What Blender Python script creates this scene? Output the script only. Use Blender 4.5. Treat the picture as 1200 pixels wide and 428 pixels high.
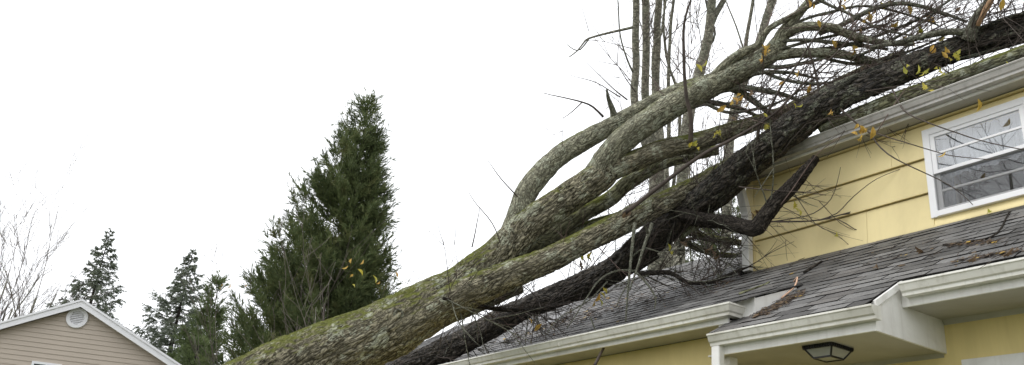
import bpy, math, random
import numpy as np
from mathutils import Vector, noise as mn
random.seed(7); rng = np.random.default_rng(7)
scene = bpy.context.scene
for o in list(bpy.data.objects): bpy.data.objects.remove(o)

# ------------------------------------------------------------------ camera
EYE = 1.55                                   # eye height above the ground
FPX = 1024.19                                # focal length in photo pixels (photo 1200 x 428)
PITCH, ROLL, YAW = (math.radians(a) for a in (22.668, 4.970, -56.509))
cp, sp_, cy, sy = math.cos(PITCH), math.sin(PITCH), math.cos(YAW), math.sin(YAW)
FWD = np.array([sy*cp, cy*cp, sp_])
R0 = np.array([cy, -sy, 0.0]); U0 = np.cross(R0, FWD)
RGT = math.cos(ROLL)*R0 + math.sin(ROLL)*U0
UPV = -math.sin(ROLL)*R0 + math.cos(ROLL)*U0
CAM = np.array([0, 0, EYE])
cam = bpy.data.cameras.new("camera"); camo = bpy.data.objects.new("camera", cam)
scene.collection.objects.link(camo); scene.camera = camo
cam.sensor_width = 36; cam.lens = FPX/1200*36; cam.clip_start = .05; cam.clip_end = 2000
from mathutils import Matrix
M3 = Matrix([[RGT[i], UPV[i], -FWD[i]] for i in range(3)])
camo.matrix_world = Matrix.Translation(Vector(CAM)) @ M3.to_4x4()
scene.render.resolution_x, scene.render.resolution_y = 1024, 365

# ------------------------------------------------------------------ overcast sky
world = bpy.data.worlds.new("World"); scene.world = world; world.use_nodes = True
wt = world.node_tree; wt.nodes.clear()
SUN_EL, SUN_ROT = math.radians(48), math.radians(200)
sk = wt.nodes.new('ShaderNodeTexSky'); sk.sky_type = 'NISHITA'; sk.sun_disc = False
sk.sun_elevation = SUN_EL; sk.sun_rotation = SUN_ROT; sk.dust_density = 6; sk.air_density = 1.2
hs = wt.nodes.new('ShaderNodeHueSaturation'); hs.inputs['Saturation'].default_value = .12
wt.links.new(sk.outputs[0], hs.inputs['Color'])
mx = wt.nodes.new('ShaderNodeMix'); mx.data_type = 'RGBA'; mx.inputs[0].default_value = .85
wt.links.new(hs.outputs[0], mx.inputs[6]); mx.inputs[7].default_value = (17.0, 17.3, 17.8, 1)   # even cloud deck
bg = wt.nodes.new('ShaderNodeBackground'); bg.inputs[1].default_value = .1
wo = wt.nodes.new('ShaderNodeOutputWorld')
wt.links.new(mx.outputs[2], bg.inputs[0]); wt.links.new(bg.outputs[0], wo.inputs[0])
sd = bpy.data.lights.new("sun", 'SUN'); sd.energy = 1.0; sd.angle = math.radians(25); sd.color = (1, .97, .93)
so = bpy.data.objects.new("sun", sd); scene.collection.objects.link(so)
sdir = Vector((math.sin(SUN_ROT)*math.cos(SUN_EL), math.cos(SUN_ROT)*math.cos(SUN_EL), math.sin(SUN_EL)))
so.rotation_euler = sdir.to_track_quat('Z', 'Y').to_euler(); so.location = (0, -10, 30)
vs = scene.view_settings; vs.view_transform = 'Standard'; vs.look = 'None'; vs.exposure = 0.0; vs.gamma = 1
vs.use_curve_mapping = False

# ------------------------------------------------------------------ helpers
def ray(px, py): return RGT*(px-600)/FPX + UPV*(214-py)/FPX + FWD
def P(px, py, t): return CAM + ray(px, py)*t          # a photo pixel at depth t (metres along the view axis)
def PY(px, py, Y):                                    # a photo pixel on the wall plane y = Y
    v = ray(px, py); return CAM + v*(Y/v[1])

def link(o): scene.collection.objects.link(o); return o
def tag(o, label=None, cat=None, group=None, kind=None):
    if label: o["label"] = label
    if cat: o["category"] = cat
    if group: o["group"] = group
    if kind: o["kind"] = kind
    return o
WORLD = {}
def empty(name, loc, label=None, cat=None, group=None):
    o = link(bpy.data.objects.new(name, None)); o.location = loc; o.empty_display_size = .2
    WORLD[o.name] = np.array(loc, float); return tag(o, label, cat, group)
def place(o, origin, parent):
    origin = np.array(origin, float)
    if parent is not None:
        o.parent = parent; o.location = Vector(origin - WORLD[parent.name])
    else: o.location = Vector(origin)
    WORLD[o.name] = origin; return link_done(o)
def link_done(o): return o
def mesh_obj(name, V, Fc, mats, parent=None, origin=None, smooth=False, midx=None, attr=None):
    V = np.asarray(V, float).reshape(-1, 3)
    if origin is None: origin = (V.min(0)+V.max(0))/2
    me = bpy.data.meshes.new(name); me.from_pydata((V-origin).tolist(), [], Fc); me.validate()
    if not isinstance(mats, (list, tuple)): mats = [mats]
    for m in mats: me.materials.append(m)
    if midx is not None: me.polygons.foreach_set('material_index', np.asarray(midx, np.int32))
    if smooth: me.polygons.foreach_set('use_smooth', np.ones(len(me.polygons), bool))
    if attr is not None:
        a = me.attributes.new('bark', 'FLOAT_VECTOR', 'POINT'); a.data.foreach_set('vector', np.asarray(attr, np.float32).ravel())
    o = bpy.data.objects.new(name, me); link(o); place(o, origin, parent); return o
def inst(name, me, origin, parent, rot=None, scale=None):
    o = bpy.data.objects.new(name, me); link(o); place(o, origin, parent)
    if rot is not None: o.rotation_euler = rot
    if scale is not None: o.scale = scale
    return o
class MB:
    def __init__(s): s.v = []; s.f = []; s.m = []
    def add(s, V, Fc, m=0):
        b = len(s.v); s.v += [tuple(map(float, p)) for p in V]; s.f += [[b+i for i in f] for f in Fc]; s.m += [m]*len(Fc)
    def box(s, a, b, m=0):
        x0, y0, z0 = a; x1, y1, z1 = b
        s.add([(x0,y0,z0),(x1,y0,z0),(x1,y1,z0),(x0,y1,z0),(x0,y0,z1),(x1,y0,z1),(x1,y1,z1),(x0,y1,z1)],
              [(0,3,2,1),(4,5,6,7),(0,1,5,4),(1,2,6,5),(2,3,7,6),(3,0,4,7)], m)
    def prism(s, poly, axis, a, b, m=0):           # poly in the other two axes, extruded along axis
        n = len(poly)
        def mk(p, c):
            q = list(p); q.insert(axis, c); return tuple(q)
        V = [mk(p, a) for p in poly] + [mk(p, b) for p in poly]
        s.add(V, [list(range(n))[::-1], list(range(n, 2*n))] + [[i, (i+1) % n, n+(i+1) % n, n+i] for i in range(n)], m)
    def bar(s, a, b, w, m=0, n=4):                 # bar of n sides between two points
        a, b = np.array(a, float), np.array(b, float); d = b-a; d /= np.linalg.norm(d)
        u = np.cross(d, (0, 0, 1.)); 
        if np.linalg.norm(u) < .1: u = np.cross(d, (1., 0, 0))
        u /= np.linalg.norm(u); w2 = np.cross(d, u); V = []
        for c in (a, b):
            for k in range(n):
                th = 2*math.pi*(k+.5)/n; V.append(c + (u*math.cos(th)+w2*math.sin(th))*w)
        s.add(V, [list(range(n))[::-1], list(range(n, 2*n))] + [[i, (i+1) % n, n+(i+1) % n, n+i] for i in range(n)], m)
    def build(s, name, mats, parent=None, smooth=False, dz=0.0, origin=None, bevel=0):
        V = np.array(s.v); V[:, 2] += dz
        o = mesh_obj(name, V, s.f, mats, parent, origin, smooth, s.m)
        if bevel:
            b = o.modifiers.new('bevel', 'BEVEL'); b.width = bevel; b.segments = 2; b.limit_method = 'ANGLE'
        return o

# ------------------------------------------------------------------ materials
def mat(name):
    m = bpy.data.materials.new(name); m.use_nodes = True; nt = m.node_tree; nt.nodes.clear()
    out = nt.nodes.new('ShaderNodeOutputMaterial'); bs = nt.nodes.new('ShaderNodeBsdfPrincipled')
    nt.links.new(bs.outputs[0], out.inputs[0]); return m, nt, bs, out
class N:
    def __init__(s, nt): s.nt = nt
    def new(s, typ, **kw):
        n = s.nt.nodes.new(typ)
        for k, v in kw.items(): setattr(n, k, v)
        return n
    def lk(s, a, b): s.nt.links.new(a, b)
    def val(s, sock, x):
        if isinstance(x, bpy.types.NodeSocket): s.lk(x, sock)
        elif isinstance(x, (tuple, list)) and len(x) == 3 and sock.type == 'RGBA': sock.default_value = (*x, 1)
        else: sock.default_value = x
    def coord(s, which='Object', scale=(1, 1, 1), vec=None):
        if vec is None: vec = s.new('ShaderNodeTexCoord').outputs[which]
        m = s.new('ShaderNodeVectorMath', operation='MULTIPLY'); s.lk(vec, m.inputs[0]); m.inputs[1].default_value = scale
        return m.outputs[0]
    def attr(s, name): return s.new('ShaderNodeAttribute', attribute_name=name).outputs['Vector']
    def pos(s): return s.new('ShaderNodeNewGeometry').outputs['Position']
    def noise(s, vec, scale=5, detail=4, rough=.55, dist=0):
        n = s.new('ShaderNodeTexNoise'); s.lk(vec, n.inputs['Vector']); n.inputs['Scale'].default_value = scale
        n.inputs['Detail'].default_value = detail; n.inputs['Roughness'].default_value = rough; n.inputs['Distortion'].default_value = dist
        return n.outputs['Fac']
    def vor(s, vec, scale=5, feature='F1', rand=1):
        n = s.new('ShaderNodeTexVoronoi', feature=feature); s.lk(vec, n.inputs['Vector']); n.inputs['Scale'].default_value = scale
        n.inputs['Randomness'].default_value = rand; return n.outputs['Distance']
    def ramp(s, fac, stops):
        r = s.new('ShaderNodeValToRGB'); s.lk(fac, r.inputs[0]); e = r.color_ramp.elements
        while len(e) < len(stops): e.new(.5)
        for el, (p, c) in zip(e, stops):
            el.position = p; el.color = (*c, 1) if isinstance(c, (tuple, list)) else (c, c, c, 1)
        return r.outputs[0]
    def mix(s, f, a, b, mode='MIX'):
        m = s.new('ShaderNodeMix', data_type='RGBA', blend_type=mode)
        s.val(m.inputs[0], f); s.val(m.inputs[6], a); s.val(m.inputs[7], b); return m.outputs[2]
    def math(s, op, a, b=0.0):
        m = s.new('ShaderNodeMath', operation=op); s.val(m.inputs[0], a); s.val(m.inputs[1], b); return m.outputs[0]
    def vadd(s, a, b):
        m = s.new('ShaderNodeVectorMath', operation='ADD'); s.lk(a, m.inputs[0]); s.lk(b, m.inputs[1]); return m.outputs[0]
    def bump(s, h, strength=.5, dist=.01):
        b = s.new('ShaderNodeBump'); b.inputs['Strength'].default_value = strength; b.inputs['Distance'].default_value = dist
        s.val(b.inputs['Height'], h); return b.outputs[0]
    def rnd(s): return s.new('ShaderNodeObjectInfo').outputs['Random']

def plain(name, col, rough=.6, var=.12, scale=6, dirt=None, dirt_amt=.3, spec=.4, bump=.0, stretch=(1, 1, 1), streak=None):
    m, nt, bs, out = mat(name); n = N(nt); pos = n.pos(); c = n.coord(vec=pos, scale=stretch)
    f = n.noise(c, scale, 5, .6)
    lo = tuple(x*(1-var) for x in col); hi = tuple(min(1, x*(1+var)) for x in col)
    colr = n.ramp(f, [(.3, lo), (.7, hi)])
    if dirt:
        g = n.noise(c, scale*.45, 6, .65, .6); g = n.ramp(g, [(.48, 0.0), (.72, dirt_amt)])
        colr = n.mix(g, colr, dirt)
    if streak:
        st = n.noise(n.coord(vec=pos, scale=(14, 14, .9)), 1.0, 5, .65); colr = n.mix(n.ramp(st, [(.5, 0.0), (.75, streak)]), colr, dirt)
    n.lk(colr, bs.inputs['Base Color']); bs.inputs['Roughness'].default_value = rough; bs.inputs['Specular IOR Level'].default_value = spec
    if bump: n.lk(n.bump(n.noise(c, scale*5, 4), bump, .01), bs.inputs['Normal'])
    return m

def bark_mat(name, dark, light, lichen=None, lich_amt=.5, lich_scale=7, moss=None, moss_lo=.35, moss_noise=.0, sc=(26, 26, 5.5), rough=.85, bstr=.9, bdist=.02, spec=.2, moss_patch=.5, lich_x=None):
    m, nt, bs, out = mat(name); n = N(nt); b = n.attr('bark'); pos = n.pos()
    wob = n.new('ShaderNodeTexNoise'); n.lk(b, wob.inputs['Vector']); wob.inputs['Scale'].default_value = 5
    sub = n.new('ShaderNodeVectorMath', operation='SCALE'); n.lk(wob.outputs['Color'], sub.inputs[0]); sub.inputs['Scale'].default_value = .035
    bb = n.coord(vec=n.vadd(b, sub.outputs[0]), scale=sc)
    fine = n.noise(n.coord(vec=b, scale=(1, 1, .35)), 70, 6, .7)
    n1 = n.math('ABSOLUTE', n.math('SUBTRACT', n.noise(bb, .55, 2, .5), .5)); n2 = n.math('ABSOLUTE', n.math('SUBTRACT', n.noise(n.coord(vec=bb, scale=(1.0, 1.0, 1.7)), 1.15, 2, .5), .5))
    e = n.math('MINIMUM', n1, n.math('ADD', n.math('MULTIPLY', n2, 1.1), .012))
    ridge = n.ramp(e, [(.008, 0.0), (.04, .45), (.12, 1.0)])
    h = n.math('ADD', n.math('MULTIPLY', ridge, .75), n.math('MULTIPLY', fine, .45))
    col = n.ramp(h, [(.27, dark), (.56, tuple((a+c)/2*.85 for a, c in zip(dark, light))), (1.0, light)])
    big = n.noise(b, 2.3, 4, .6)
    col = n.mix(n.ramp(big, [(.35, .45), (.65, 0.0)]), col, tuple(x*.45 for x in light))
    if lichen:
        l1 = n.noise(pos, lich_scale, 5, .62, .5); l2 = n.noise(pos, lich_scale*6, 4, .7)
        lf = n.ramp(n.math('ADD', l1, n.math('MULTIPLY', n.math('SUBTRACT', l2, .5), .35)), [(.535, 0.0), (.60, 1.0)])
        lf = n.math('MULTIPLY', lf, n.math('MULTIPLY', n.ramp(h, [(.3, .15), (.6, 1.0)]), lich_amt))
        if lich_x:
            sx = n.new('ShaderNodeSeparateXYZ'); n.lk(pos, sx.inputs[0]); mr = n.new('ShaderNodeMapRange'); n.lk(sx.outputs[0], mr.inputs[0]); mr.inputs[1].default_value, mr.inputs[2].default_value = lich_x; mr.inputs[3].default_value = .12
            lf = n.math('MULTIPLY', lf, mr.outputs[0])
        col = n.mix(lf, col, n.mix(l2, lichen, tuple(x*.6 for x in lichen)))
    if moss:
        nz = n.new('ShaderNodeSeparateXYZ'); n.lk(n.new('ShaderNodeNewGeometry').outputs['Normal'], nz.inputs[0])
        mf = n.math('ADD', nz.outputs['Z'], n.math('MULTIPLY', n.math('SUBTRACT', n.noise(pos, 3.1, 5, .65), .5), 3.0*moss_patch+.6))
        mf = n.ramp(mf, [(moss_lo, 0.0), (min(1, moss_lo+.45), .92)])
        col = n.mix(mf, col, n.mix(fine, moss, tuple(x*.35 for x in moss)))
    n.lk(col, bs.inputs['Base Color']); bs.inputs['Roughness'].default_value = rough; bs.inputs['Specular IOR Level'].default_value = spec
    n.lk(n.bump(h, bstr, bdist), bs.inputs['Normal']); return m

M = {}
M['oak'] = bark_mat('oak_bark', (.024, .021, .013), (.41, .375, .265), lichen=(.58, .60, .46), lich_amt=.95, lich_scale=5.5, moss=(.18, .20, .034), moss_lo=.32, sc=(40, 40, 8.5))
M['oak_mossy'] = bark_mat('oak_bark_mossy', (.035, .033, .018), (.32, .32, .20), lichen=(.5, .53, .42), lich_amt=.7, moss=(.18, .20, .03), moss_lo=.2)
M['upper'] = bark_mat('oak_limb_bark', (.06, .056, .038), (.50, .49, .36), lichen=(.58, .61, .47), lich_amt=.9, lich_scale=8, moss=(.22, .24, .08), moss_lo=.5, sc=(44, 44, 13))
M['black'] = bark_mat('wet_black_bark', (.006, .0052, .0045), (.115, .097, .077), lichen=(.26, .27, .20), lich_amt=.95, lich_scale=8, sc=(30, 30, 8), rough=.6, bstr=1, bdist=.035, spec=.4, lich_x=(-6.6, -5.0))
M['black_lichen'] = bark_mat('dark_lichened_bark', (.006, .006, .005), (.10, .095, .07), lichen=(.24, .26, .20), lich_amt=.75, lich_scale=12, sc=(26, 26, 9), rough=.7, bstr=1, bdist=.03)
M['limb'] = bark_mat('limb_bark', (.045, .043, .033), (.36, .355, .28), lichen=(.45, .49, .38), lich_amt=.7, lich_scale=14, sc=(50, 50, 20))
M['brownlimb'] = bark_mat('brown_limb_bark', (.011, .009, .008), (.085, .072, .059), sc=(45, 45, 14), bstr=1)
M['birch'] = bark_mat('grey_tree_bark', (.10, .095, .075), (.50, .48, .38), lichen=(.33, .35, .26), lich_amt=.6, lich_scale=4, sc=(16, 16, 22))
M['pale_twig'] = bark_mat('pale_lichened_twig', (.10, .10, .07), (.42, .42, .33), lichen=(.5, .53, .42), lich_amt=.8, lich_scale=30, sc=(90, 90, 40))
M['twig'] = plain('twig_bark', (.075, .058, .048), .7, .45, 9)
M['redtwig'] = plain('reddish_twig_bark', (.15, .105, .09), .7, .4, 9)
M['fartwig'] = plain('far_twig_bark', (.15, .125, .11), .8, .3, 5)
M['wood'] = plain('torn_wood', (.34, .21, .12), .7, .45, 30, stretch=(1, 1, .3))
M['palewood'] = plain('pale_torn_wood', (.62, .40, .28), .7, .3, 25)
def leaf_mat(name, a, b):
    m, nt, bs, out = mat(name); n = N(nt); c = n.mix(n.rnd(), a, b)
    c = n.mix(n.ramp(n.noise(n.coord('Object'), 26, 3), [(.45, 0.0), (.75, .45)]), c, tuple(x*.5 for x in a))
    n.lk(c, bs.inputs['Base Color']); bs.inputs['Roughness'].default_value = .55
    tr = n.new('ShaderNodeBsdfTranslucent'); n.lk(c, tr.inputs[0]); mxs = n.new('ShaderNodeMixShader'); mxs.inputs[0].default_value = .35
    n.lk(bs.outputs[0], mxs.inputs[1]); n.lk(tr.outputs[0], mxs.inputs[2]); n.lk(mxs.outputs[0], out.inputs[0]); return m
M['leaf_y'] = leaf_mat('yellow_leaf', (.58, .40, .07), (.60, .36, .09))
M['leaf_g'] = leaf_mat('green_yellow_leaf', (.42, .42, .06), (.60, .50, .08))
M['leaf_b'] = leaf_mat('brown_leaf', (.15, .10, .06), (.22, .15, .085))
def foliage(name, a, b, c):
    m, nt, bs, out = mat(name); n = N(nt); pos = n.pos()
    col = n.ramp(n.noise(pos, 2.2, 4, .7), [(.32, a), (.55, b), (.72, c)])
    col = n.mix(n.ramp(n.noise(pos, 22, 2), [(.4, 0.0), (.7, .5)]), col, c)
    n.lk(col, bs.inputs['Base Color']); bs.inputs['Roughness'].default_value = .6; bs.inputs['Specular IOR Level'].default_value = .25
    tr = n.new('ShaderNodeBsdfTranslucent'); n.lk(col, tr.inputs[0]); ms = n.new('ShaderNodeMixShader'); ms.inputs[0].default_value = .25
    n.lk(bs.outputs[0], ms.inputs[1]); n.lk(tr.outputs[0], ms.inputs[2]); n.lk(ms.outputs[0], out.inputs[0]); return m
M['cedar'] = foliage('cedar_foliage', (.056, .084, .036), (.11, .15, .058), (.20, .20, .085))
M['spruce'] = foliage('hazed_spruce_needles', (.10, .125, .09), (.165, .20, .14), (.24, .26, .19))  # needles lightened: the haze over far trees is put into their colour
M['spruce2'] = foliage('light_conifer_needles', (.07, .10, .04), (.12, .165, .06), (.19, .22, .10))
M['shrub'] = foliage('shrub_leaves', (.06, .085, .03), (.10, .13, .05), (.17, .18, .08))

M['yellow'] = plain('yellow_siding_paint', (.78, .66, .345), .55, .06, 2.5, dirt=(.48, .39, .19), dirt_amt=.30, bump=.06, stretch=(1, 1, .5), streak=.10)
M['ystucco'] = plain('yellow_lower_wall', (.74, .61, .27), .6, .06, 3, dirt=(.46, .37, .16), dirt_amt=.35, stretch=(1, 1, .3), streak=.12)
M['white'] = plain('white_trim_paint', (.80, .795, .77), .5, .04, 4, dirt=(.40, .37, .31), dirt_amt=.35, streak=.3)
M['gutter'] = plain('painted_aluminium_gutter', (.76, .75, .695), .38, .05, 3, dirt=(.36, .34, .27), dirt_amt=.5, spec=.5, stretch=(.7, 1, 1.5), streak=.5)
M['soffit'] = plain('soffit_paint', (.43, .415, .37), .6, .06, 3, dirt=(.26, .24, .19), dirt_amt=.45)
M['shadegutter'] = plain('streaked_shaded_gutter', (.50, .485, .46), .42, .08, 3, dirt=(.20, .19, .17), dirt_amt=.5, spec=.5, stretch=(.5, 1, 2.5), streak=.6)  # greyer gutter copy: underside shade in the base colour, plus dirt streaks
M['winframe'] = plain('window_white_paint', (.83, .83, .84), .4, .02, 5)
M['black_metal'] = plain('black_iron', (.012, .012, .012), .45, .2, 20)
M['butt'] = plain('cut_asphalt_edge', (.012, .011, .010), .9, .2, 10)
M['torn'] = plain('torn_shingle_back', (.26, .26, .265), .8, .35, 14)
M['underlay'] = plain('roof_underlay', (.02, .019, .018), .9, .2, 10)
def shingle_mat(name, col):
    m, nt, bs, out = mat(name); n = N(nt); pos = n.pos()
    t = n.new('ShaderNodeMath', operation='MULTIPLY_ADD'); n.lk(n.rnd(), t.inputs[0]); t.inputs[1].default_value = .55; t.inputs[2].default_value = .72
    g = n.ramp(n.noise(pos, 75, 4, .85), [(.3, .45), (.7, 1.45)])
    c = n.mix(1.0, col, g, 'MULTIPLY')
    big = n.ramp(n.noise(pos, 1.6, 5, .6), [(.35, .62), (.65, 1.15)]); c = n.mix(1.0, c, big, 'MULTIPLY')
    cc = n.new('ShaderNodeMix', data_type='RGBA', blend_type='MULTIPLY'); cc.inputs[0].default_value = 1
    n.lk(c, cc.inputs[6]); n.lk(t.outputs[0], cc.inputs[7])
    n.lk(cc.outputs[2], bs.inputs['Base Color']); bs.inputs['Roughness'].default_value = .62; bs.inputs['Specular IOR Level'].default_value = .45
    n.lk(n.bump(n.noise(pos, 260, 2), .5, .004), bs.inputs['Normal']); return m
M['sh'] = [shingle_mat('shingle_grey', (.152, .149, .145)), shingle_mat('shingle_brown_grey', (.132, .125, .119)), shingle_mat('shingle_dark', (.090, .087, .084))]
M['tan'] = plain('tan_vinyl_siding', (.47, .405, .335), .5, .03, 1.2, stretch=(1, 1, .3))
M['tanwhite'] = plain('white_vinyl_trim', (.80, .80, .82), .4, .02, 3)
M['grass'] = plain('lawn_grass', (.075, .085, .035), .9, .4, 1.3, dirt=(.11, .085, .05), dirt_amt=.6)
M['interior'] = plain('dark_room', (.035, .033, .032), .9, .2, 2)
M['curtain'] = plain('sheer_curtain', (.36, .37, .40), .8, .3, 9, stretch=(4, 1, .1))
def glass_mat(name, rough=.01, tint=(.95, .97, .98), trans=.95, refl=.15):
    m, nt, bs, out = mat(name); n = N(nt); nt.nodes.remove(bs)
    gl = n.new('ShaderNodeBsdfGlossy'); gl.inputs['Roughness'].default_value = rough; gl.inputs['Color'].default_value = (1, 1, 1, 1)
    tr = n.new('ShaderNodeBsdfTransparent'); tr.inputs[0].default_value = (*[x*trans for x in tint], 1)
    lw = n.new('ShaderNodeLayerWeight'); fz = n.math('ADD', n.math('MULTIPLY', n.math('POWER', lw.outputs['Facing'], 3.0), .6), refl)
    ms = n.new('ShaderNodeMixShader'); n.lk(fz, ms.inputs[0]); n.lk(tr.outputs[0], ms.inputs[1]); n.lk(gl.outputs[0], ms.inputs[2])
    n.lk(ms.outputs[0], out.inputs[0]); return m
M['glass'] = glass_mat('window_glass')
M['lampglass'], _nt, _bs, _out = mat('frosted_lantern_glass'); _n = N(_nt); _bs.inputs['Base Color'].default_value = (.55, .55, .48, 1); _bs.inputs['Roughness'].default_value = .35
_tr = _n.new('ShaderNodeBsdfTransparent'); _ms = _n.new('ShaderNodeMixShader'); _ms.inputs[0].default_value = .6; _n.lk(_tr.outputs[0], _ms.inputs[1]); _n.lk(_bs.outputs[0], _ms.inputs[2]); _n.lk(_ms.outputs[0], _out.inputs[0])
def screen_mat():
    m, nt, bs, out = mat('insect_screen'); n = N(nt); bs.inputs['Base Color'].default_value = (.03, .03, .03, 1); bs.inputs['Roughness'].default_value = .8
    tr = n.new('ShaderNodeBsdfTransparent'); ms = n.new('ShaderNodeMixShader'); ms.inputs[0].default_value = .22
    n.lk(tr.outputs[0], ms.inputs[1]); n.lk(bs.outputs[0], ms.inputs[2]); n.lk(ms.outputs[0], out.inputs[0]); return m
M['screen'] = screen_mat()

# ------------------------------------------------------------------ ground
g = MB(); S = 24
gx = np.linspace(-260, 160, S+1); gy = np.linspace(-140, 260, S+1)
gv = [(x, y, -.02 + (0 if (abs(x) < 60 and abs(y) < 60) else .6*mn.noise((x*.02, y*.02, 1)))) for y in gy for x in gx]
gf = [(j*(S+1)+i, j*(S+1)+i+1, (j+1)*(S+1)+i+1, (j+1)*(S+1)+i) for j in range(S) for i in range(S)]
tag(mesh_obj('ground', gv, gf, M['grass'], origin=(0, 0, 0), smooth=True), kind='structure')

# ------------------------------------------------------------------ yellow house (z below is relative to the eye)
YW, SL = 7.2, .63                 # upper wall plane, roof slope
ZJ = .412*YW                      # roof meets upper wall
YM, ZM = 5.28, 1.968              # main gutter lip
YP, ZP = 5.20, 1.706              # porch gutter lip
YG, ZG = 5.53, 1.914              # right gutter lip
YU, ZU = 6.90, 4.12               # upper gutter lip
XC = -.841*YW                     # upper storey corner
YB = 6.045                        # eave kick line on the main roof
XK = -4.60                        # right end of the kicked main eave
XPL, XPR = -4.84, -3.43           # porch roof ends
YR = 8.82                         # ridge
XL, XR = -15.0, 4.0
YLW, YMW = 6.17, 5.70             # lower walls: porch/right, left
def rz(y): return ZJ + SL*(y-YW)
house = empty('yellow_house', (-4.0, 7.5, 0), 'yellow sided house with dark shingled lower roof crushed under fallen trees', 'house')
def HB(mb, name, m, parent=house, **k): return mb.build(name, m, parent, dz=EYE, **k)

# walls
b = MB(); b.box((XC, YW+.03, ZJ-.6), (XR, 12.5, 4.012)); HB(b, 'upper_wall', M['yellow'])
b = MB(); b.box((XL+.3, YMW, -EYE-.05), (-4.96, 11.5, 1.846)); HB(b, 'lower_wall', M['ystucco'])
b = MB(); b.box((-4.955, YLW, -EYE-.05), (XR, 12.3, 1.80)); HB(b, 'porch_wall', M['ystucco'])
# lapped siding boards of the upper wall, each board proud at its lower edge
pitch = .3455; z0 = .458*YW
WX0, WX1, WZ0, WZ1 = -3.967, -2.98, 3.038, 3.917      # window outer
def siding(x0, x1, za, zb):
    mb = MB(); y = YW
    mb.prism([(y-.002, zb), (y+.034, zb), (y+.034, za), (y-.026, za), (y-.026, za+.014)], 0, x0, x1)
    return mb
rows = []; z = z0 - 2*pitch
while z < 4.0:
    rows.append((z, min(z+pitch-.012, 4.008))); z += pitch
for i, (za, zb) in enumerate(rows):
    za2 = max(za, ZJ-.3)
    if zb <= za2: continue
    cuts = [XC+.075, -3.967-.0, XR] 
    segs = []
    joints = sorted([XC+.075, (-5.02, -4.62, -5.30, -4.30)[i % 4], XR])
    for a, c in zip(joints[:-1], joints[1:]): segs.append((a+.0015, c-.0015))
    for a, c in segs:
        # notch round the window
        if zb > WZ0+.02 and za2 < WZ1-.02 and c > WX0 and a < WX1:
            if a < WX0-.02: HB(siding(a, WX0+.02, za2, zb), 'siding_board', M['yellow'])
            if c > WX1+.02: HB(siding(WX1-.02, c, za2, zb), 'siding_board', M['yellow'])
            if za2 < WZ0: HB(siding(WX0+.021, WX1-.021, za2, WZ0+.01), 'siding_board', M['yellow'])
            if zb > WZ1: HB(siding(WX0+.021, WX1-.021, WZ1-.01, zb), 'siding_board', M['yellow'])
        else: HB(siding(a, c, za2, zb), 'siding_board', M['yellow'])
b = MB(); b.box((XC-.02, YW-.028, ZJ-.4), (XC+.074, YW+.05, 4.008)); HB(b, 'corner_board', M['yellow'], bevel=.003)

# roof decks
TH = .10
roof = None
b = MB()
def slab(x0, x1, ya, yb):                          # roof deck strip on the main slope
    b.prism([(ya, rz(ya)-.012), (yb, rz(yb)-.012), (yb, rz(yb)-TH), (ya, rz(ya)-TH)], 0, x0, x1)
slab(XPL+.02, XPR, YP+.13, YB); slab(XPR+.0005, XR, YG+.13, YB); slab(XK+.001, XR, YB+.0005, YW+.03)
slab(XL, XK, YB+.0005, YW+.03); slab(XL, XC-.002, YW+.0305, YR)
kz = lambda y: rz(YB) + (ZM-rz(YB)+.012)*(y-YB)/(YM+.06-YB)
b.prism([(YM+.05, kz(YM+.05)-.012), (YB, rz(YB)-.012), (YB, rz(YB)-TH), (YM+.05, kz(YM+.05)-.07)], 0, XL, -4.80)
b.prism([(5.60, kz(5.60)-.012), (YB, rz(YB)-.0125), (YB, rz(YB)-TH), (5.60, kz(5.60)-.07)], 0, -4.7995, XK)
b.prism([(YR+.0005, rz(YR)-.012), (12.2, rz(YR)-1.9), (12.2, rz(YR)-2.0), (YR+.0005, rz(YR)-TH)], 0, XL, XC-.002)
roof = HB(b, 'roof', M['underlay'])
# shingles
EXP, TW, SH = .127, .305, .150
ang = math.atan(SL); ca, sa = math.cos(ang), math.sin(ang)
def sh_verts(w, warp, th):
    # local: x along eave, u up-slope, n normal
    V = []
    n = 4
    for i in range(n+1):
        x = -w/2 + w*i/n; wv = warp*math.sin(i*1.7+warp*400)
        dl = .004*math.sin(i*2.3+warp*900)
        V += [(x, dl, 0.000+wv*.2), (x, dl, th+wv), (x, SH, .004)]
    F_, m_ = [], []
    for i in range(n):
        a = 3*i; c = a+3
        F_ += [(a, c, c+1, a+1), (a+1, c+1, c+2, a+2)]; m_ += [1, 0]
    F_ += [(0, 1, 2), (3*n, 3*n+2, 3*n+1)]; m_ += [1, 1]
    return V, F_, m_
sh_mesh = []
for k in range(9):
    w = TW-.008-random.random()*.008; V, F_, m_ = sh_verts(w, random.uniform(-.0035, .0035), random.uniform(.007, .013))
    V2 = [(x, u*ca-nn*sa, u*sa+nn*ca) for x, u, nn in V]
    me = bpy.data.meshes.new('shingle'); me.from_pydata(V2, [], F_)
    me.materials.append(M['sh'][(0, 0, 1, 0, 2, 1, 0, 2, 0)[k]]); me.materials.append(M['butt'])
    me.polygons.foreach_set('material_index', m_); sh_mesh.append((me, V2, F_, m_))
cand = []
nrow = int((YR-YP)/(EXP*ca))+2
for r in range(nrow):
    y = YP+.012 + r*EXP*ca
    if y > YR-.05: break
    off = (r % 2)*TW/2 + (.05*(r % 3))
    xmin = XL if y >= YB-.01 else XPL+.015
    xmax = .4 if y > YG+.015 else XPR+.022
    if y > YW-.13: xmax = XC-.01
    x = XL + off - TW*2
    while x < .4:
        x += TW; a_, c_ = max(x-TW/2, xmin), min(x+TW/2, xmax)
        if c_-a_ < .03: continue
        cand.append(((a_+c_)/2+random.uniform(-.003, .003), y, rz(y), (c_-a_)/TW))
def cdist(c): return math.dist(c[:3], (0, 0, 0))
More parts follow.
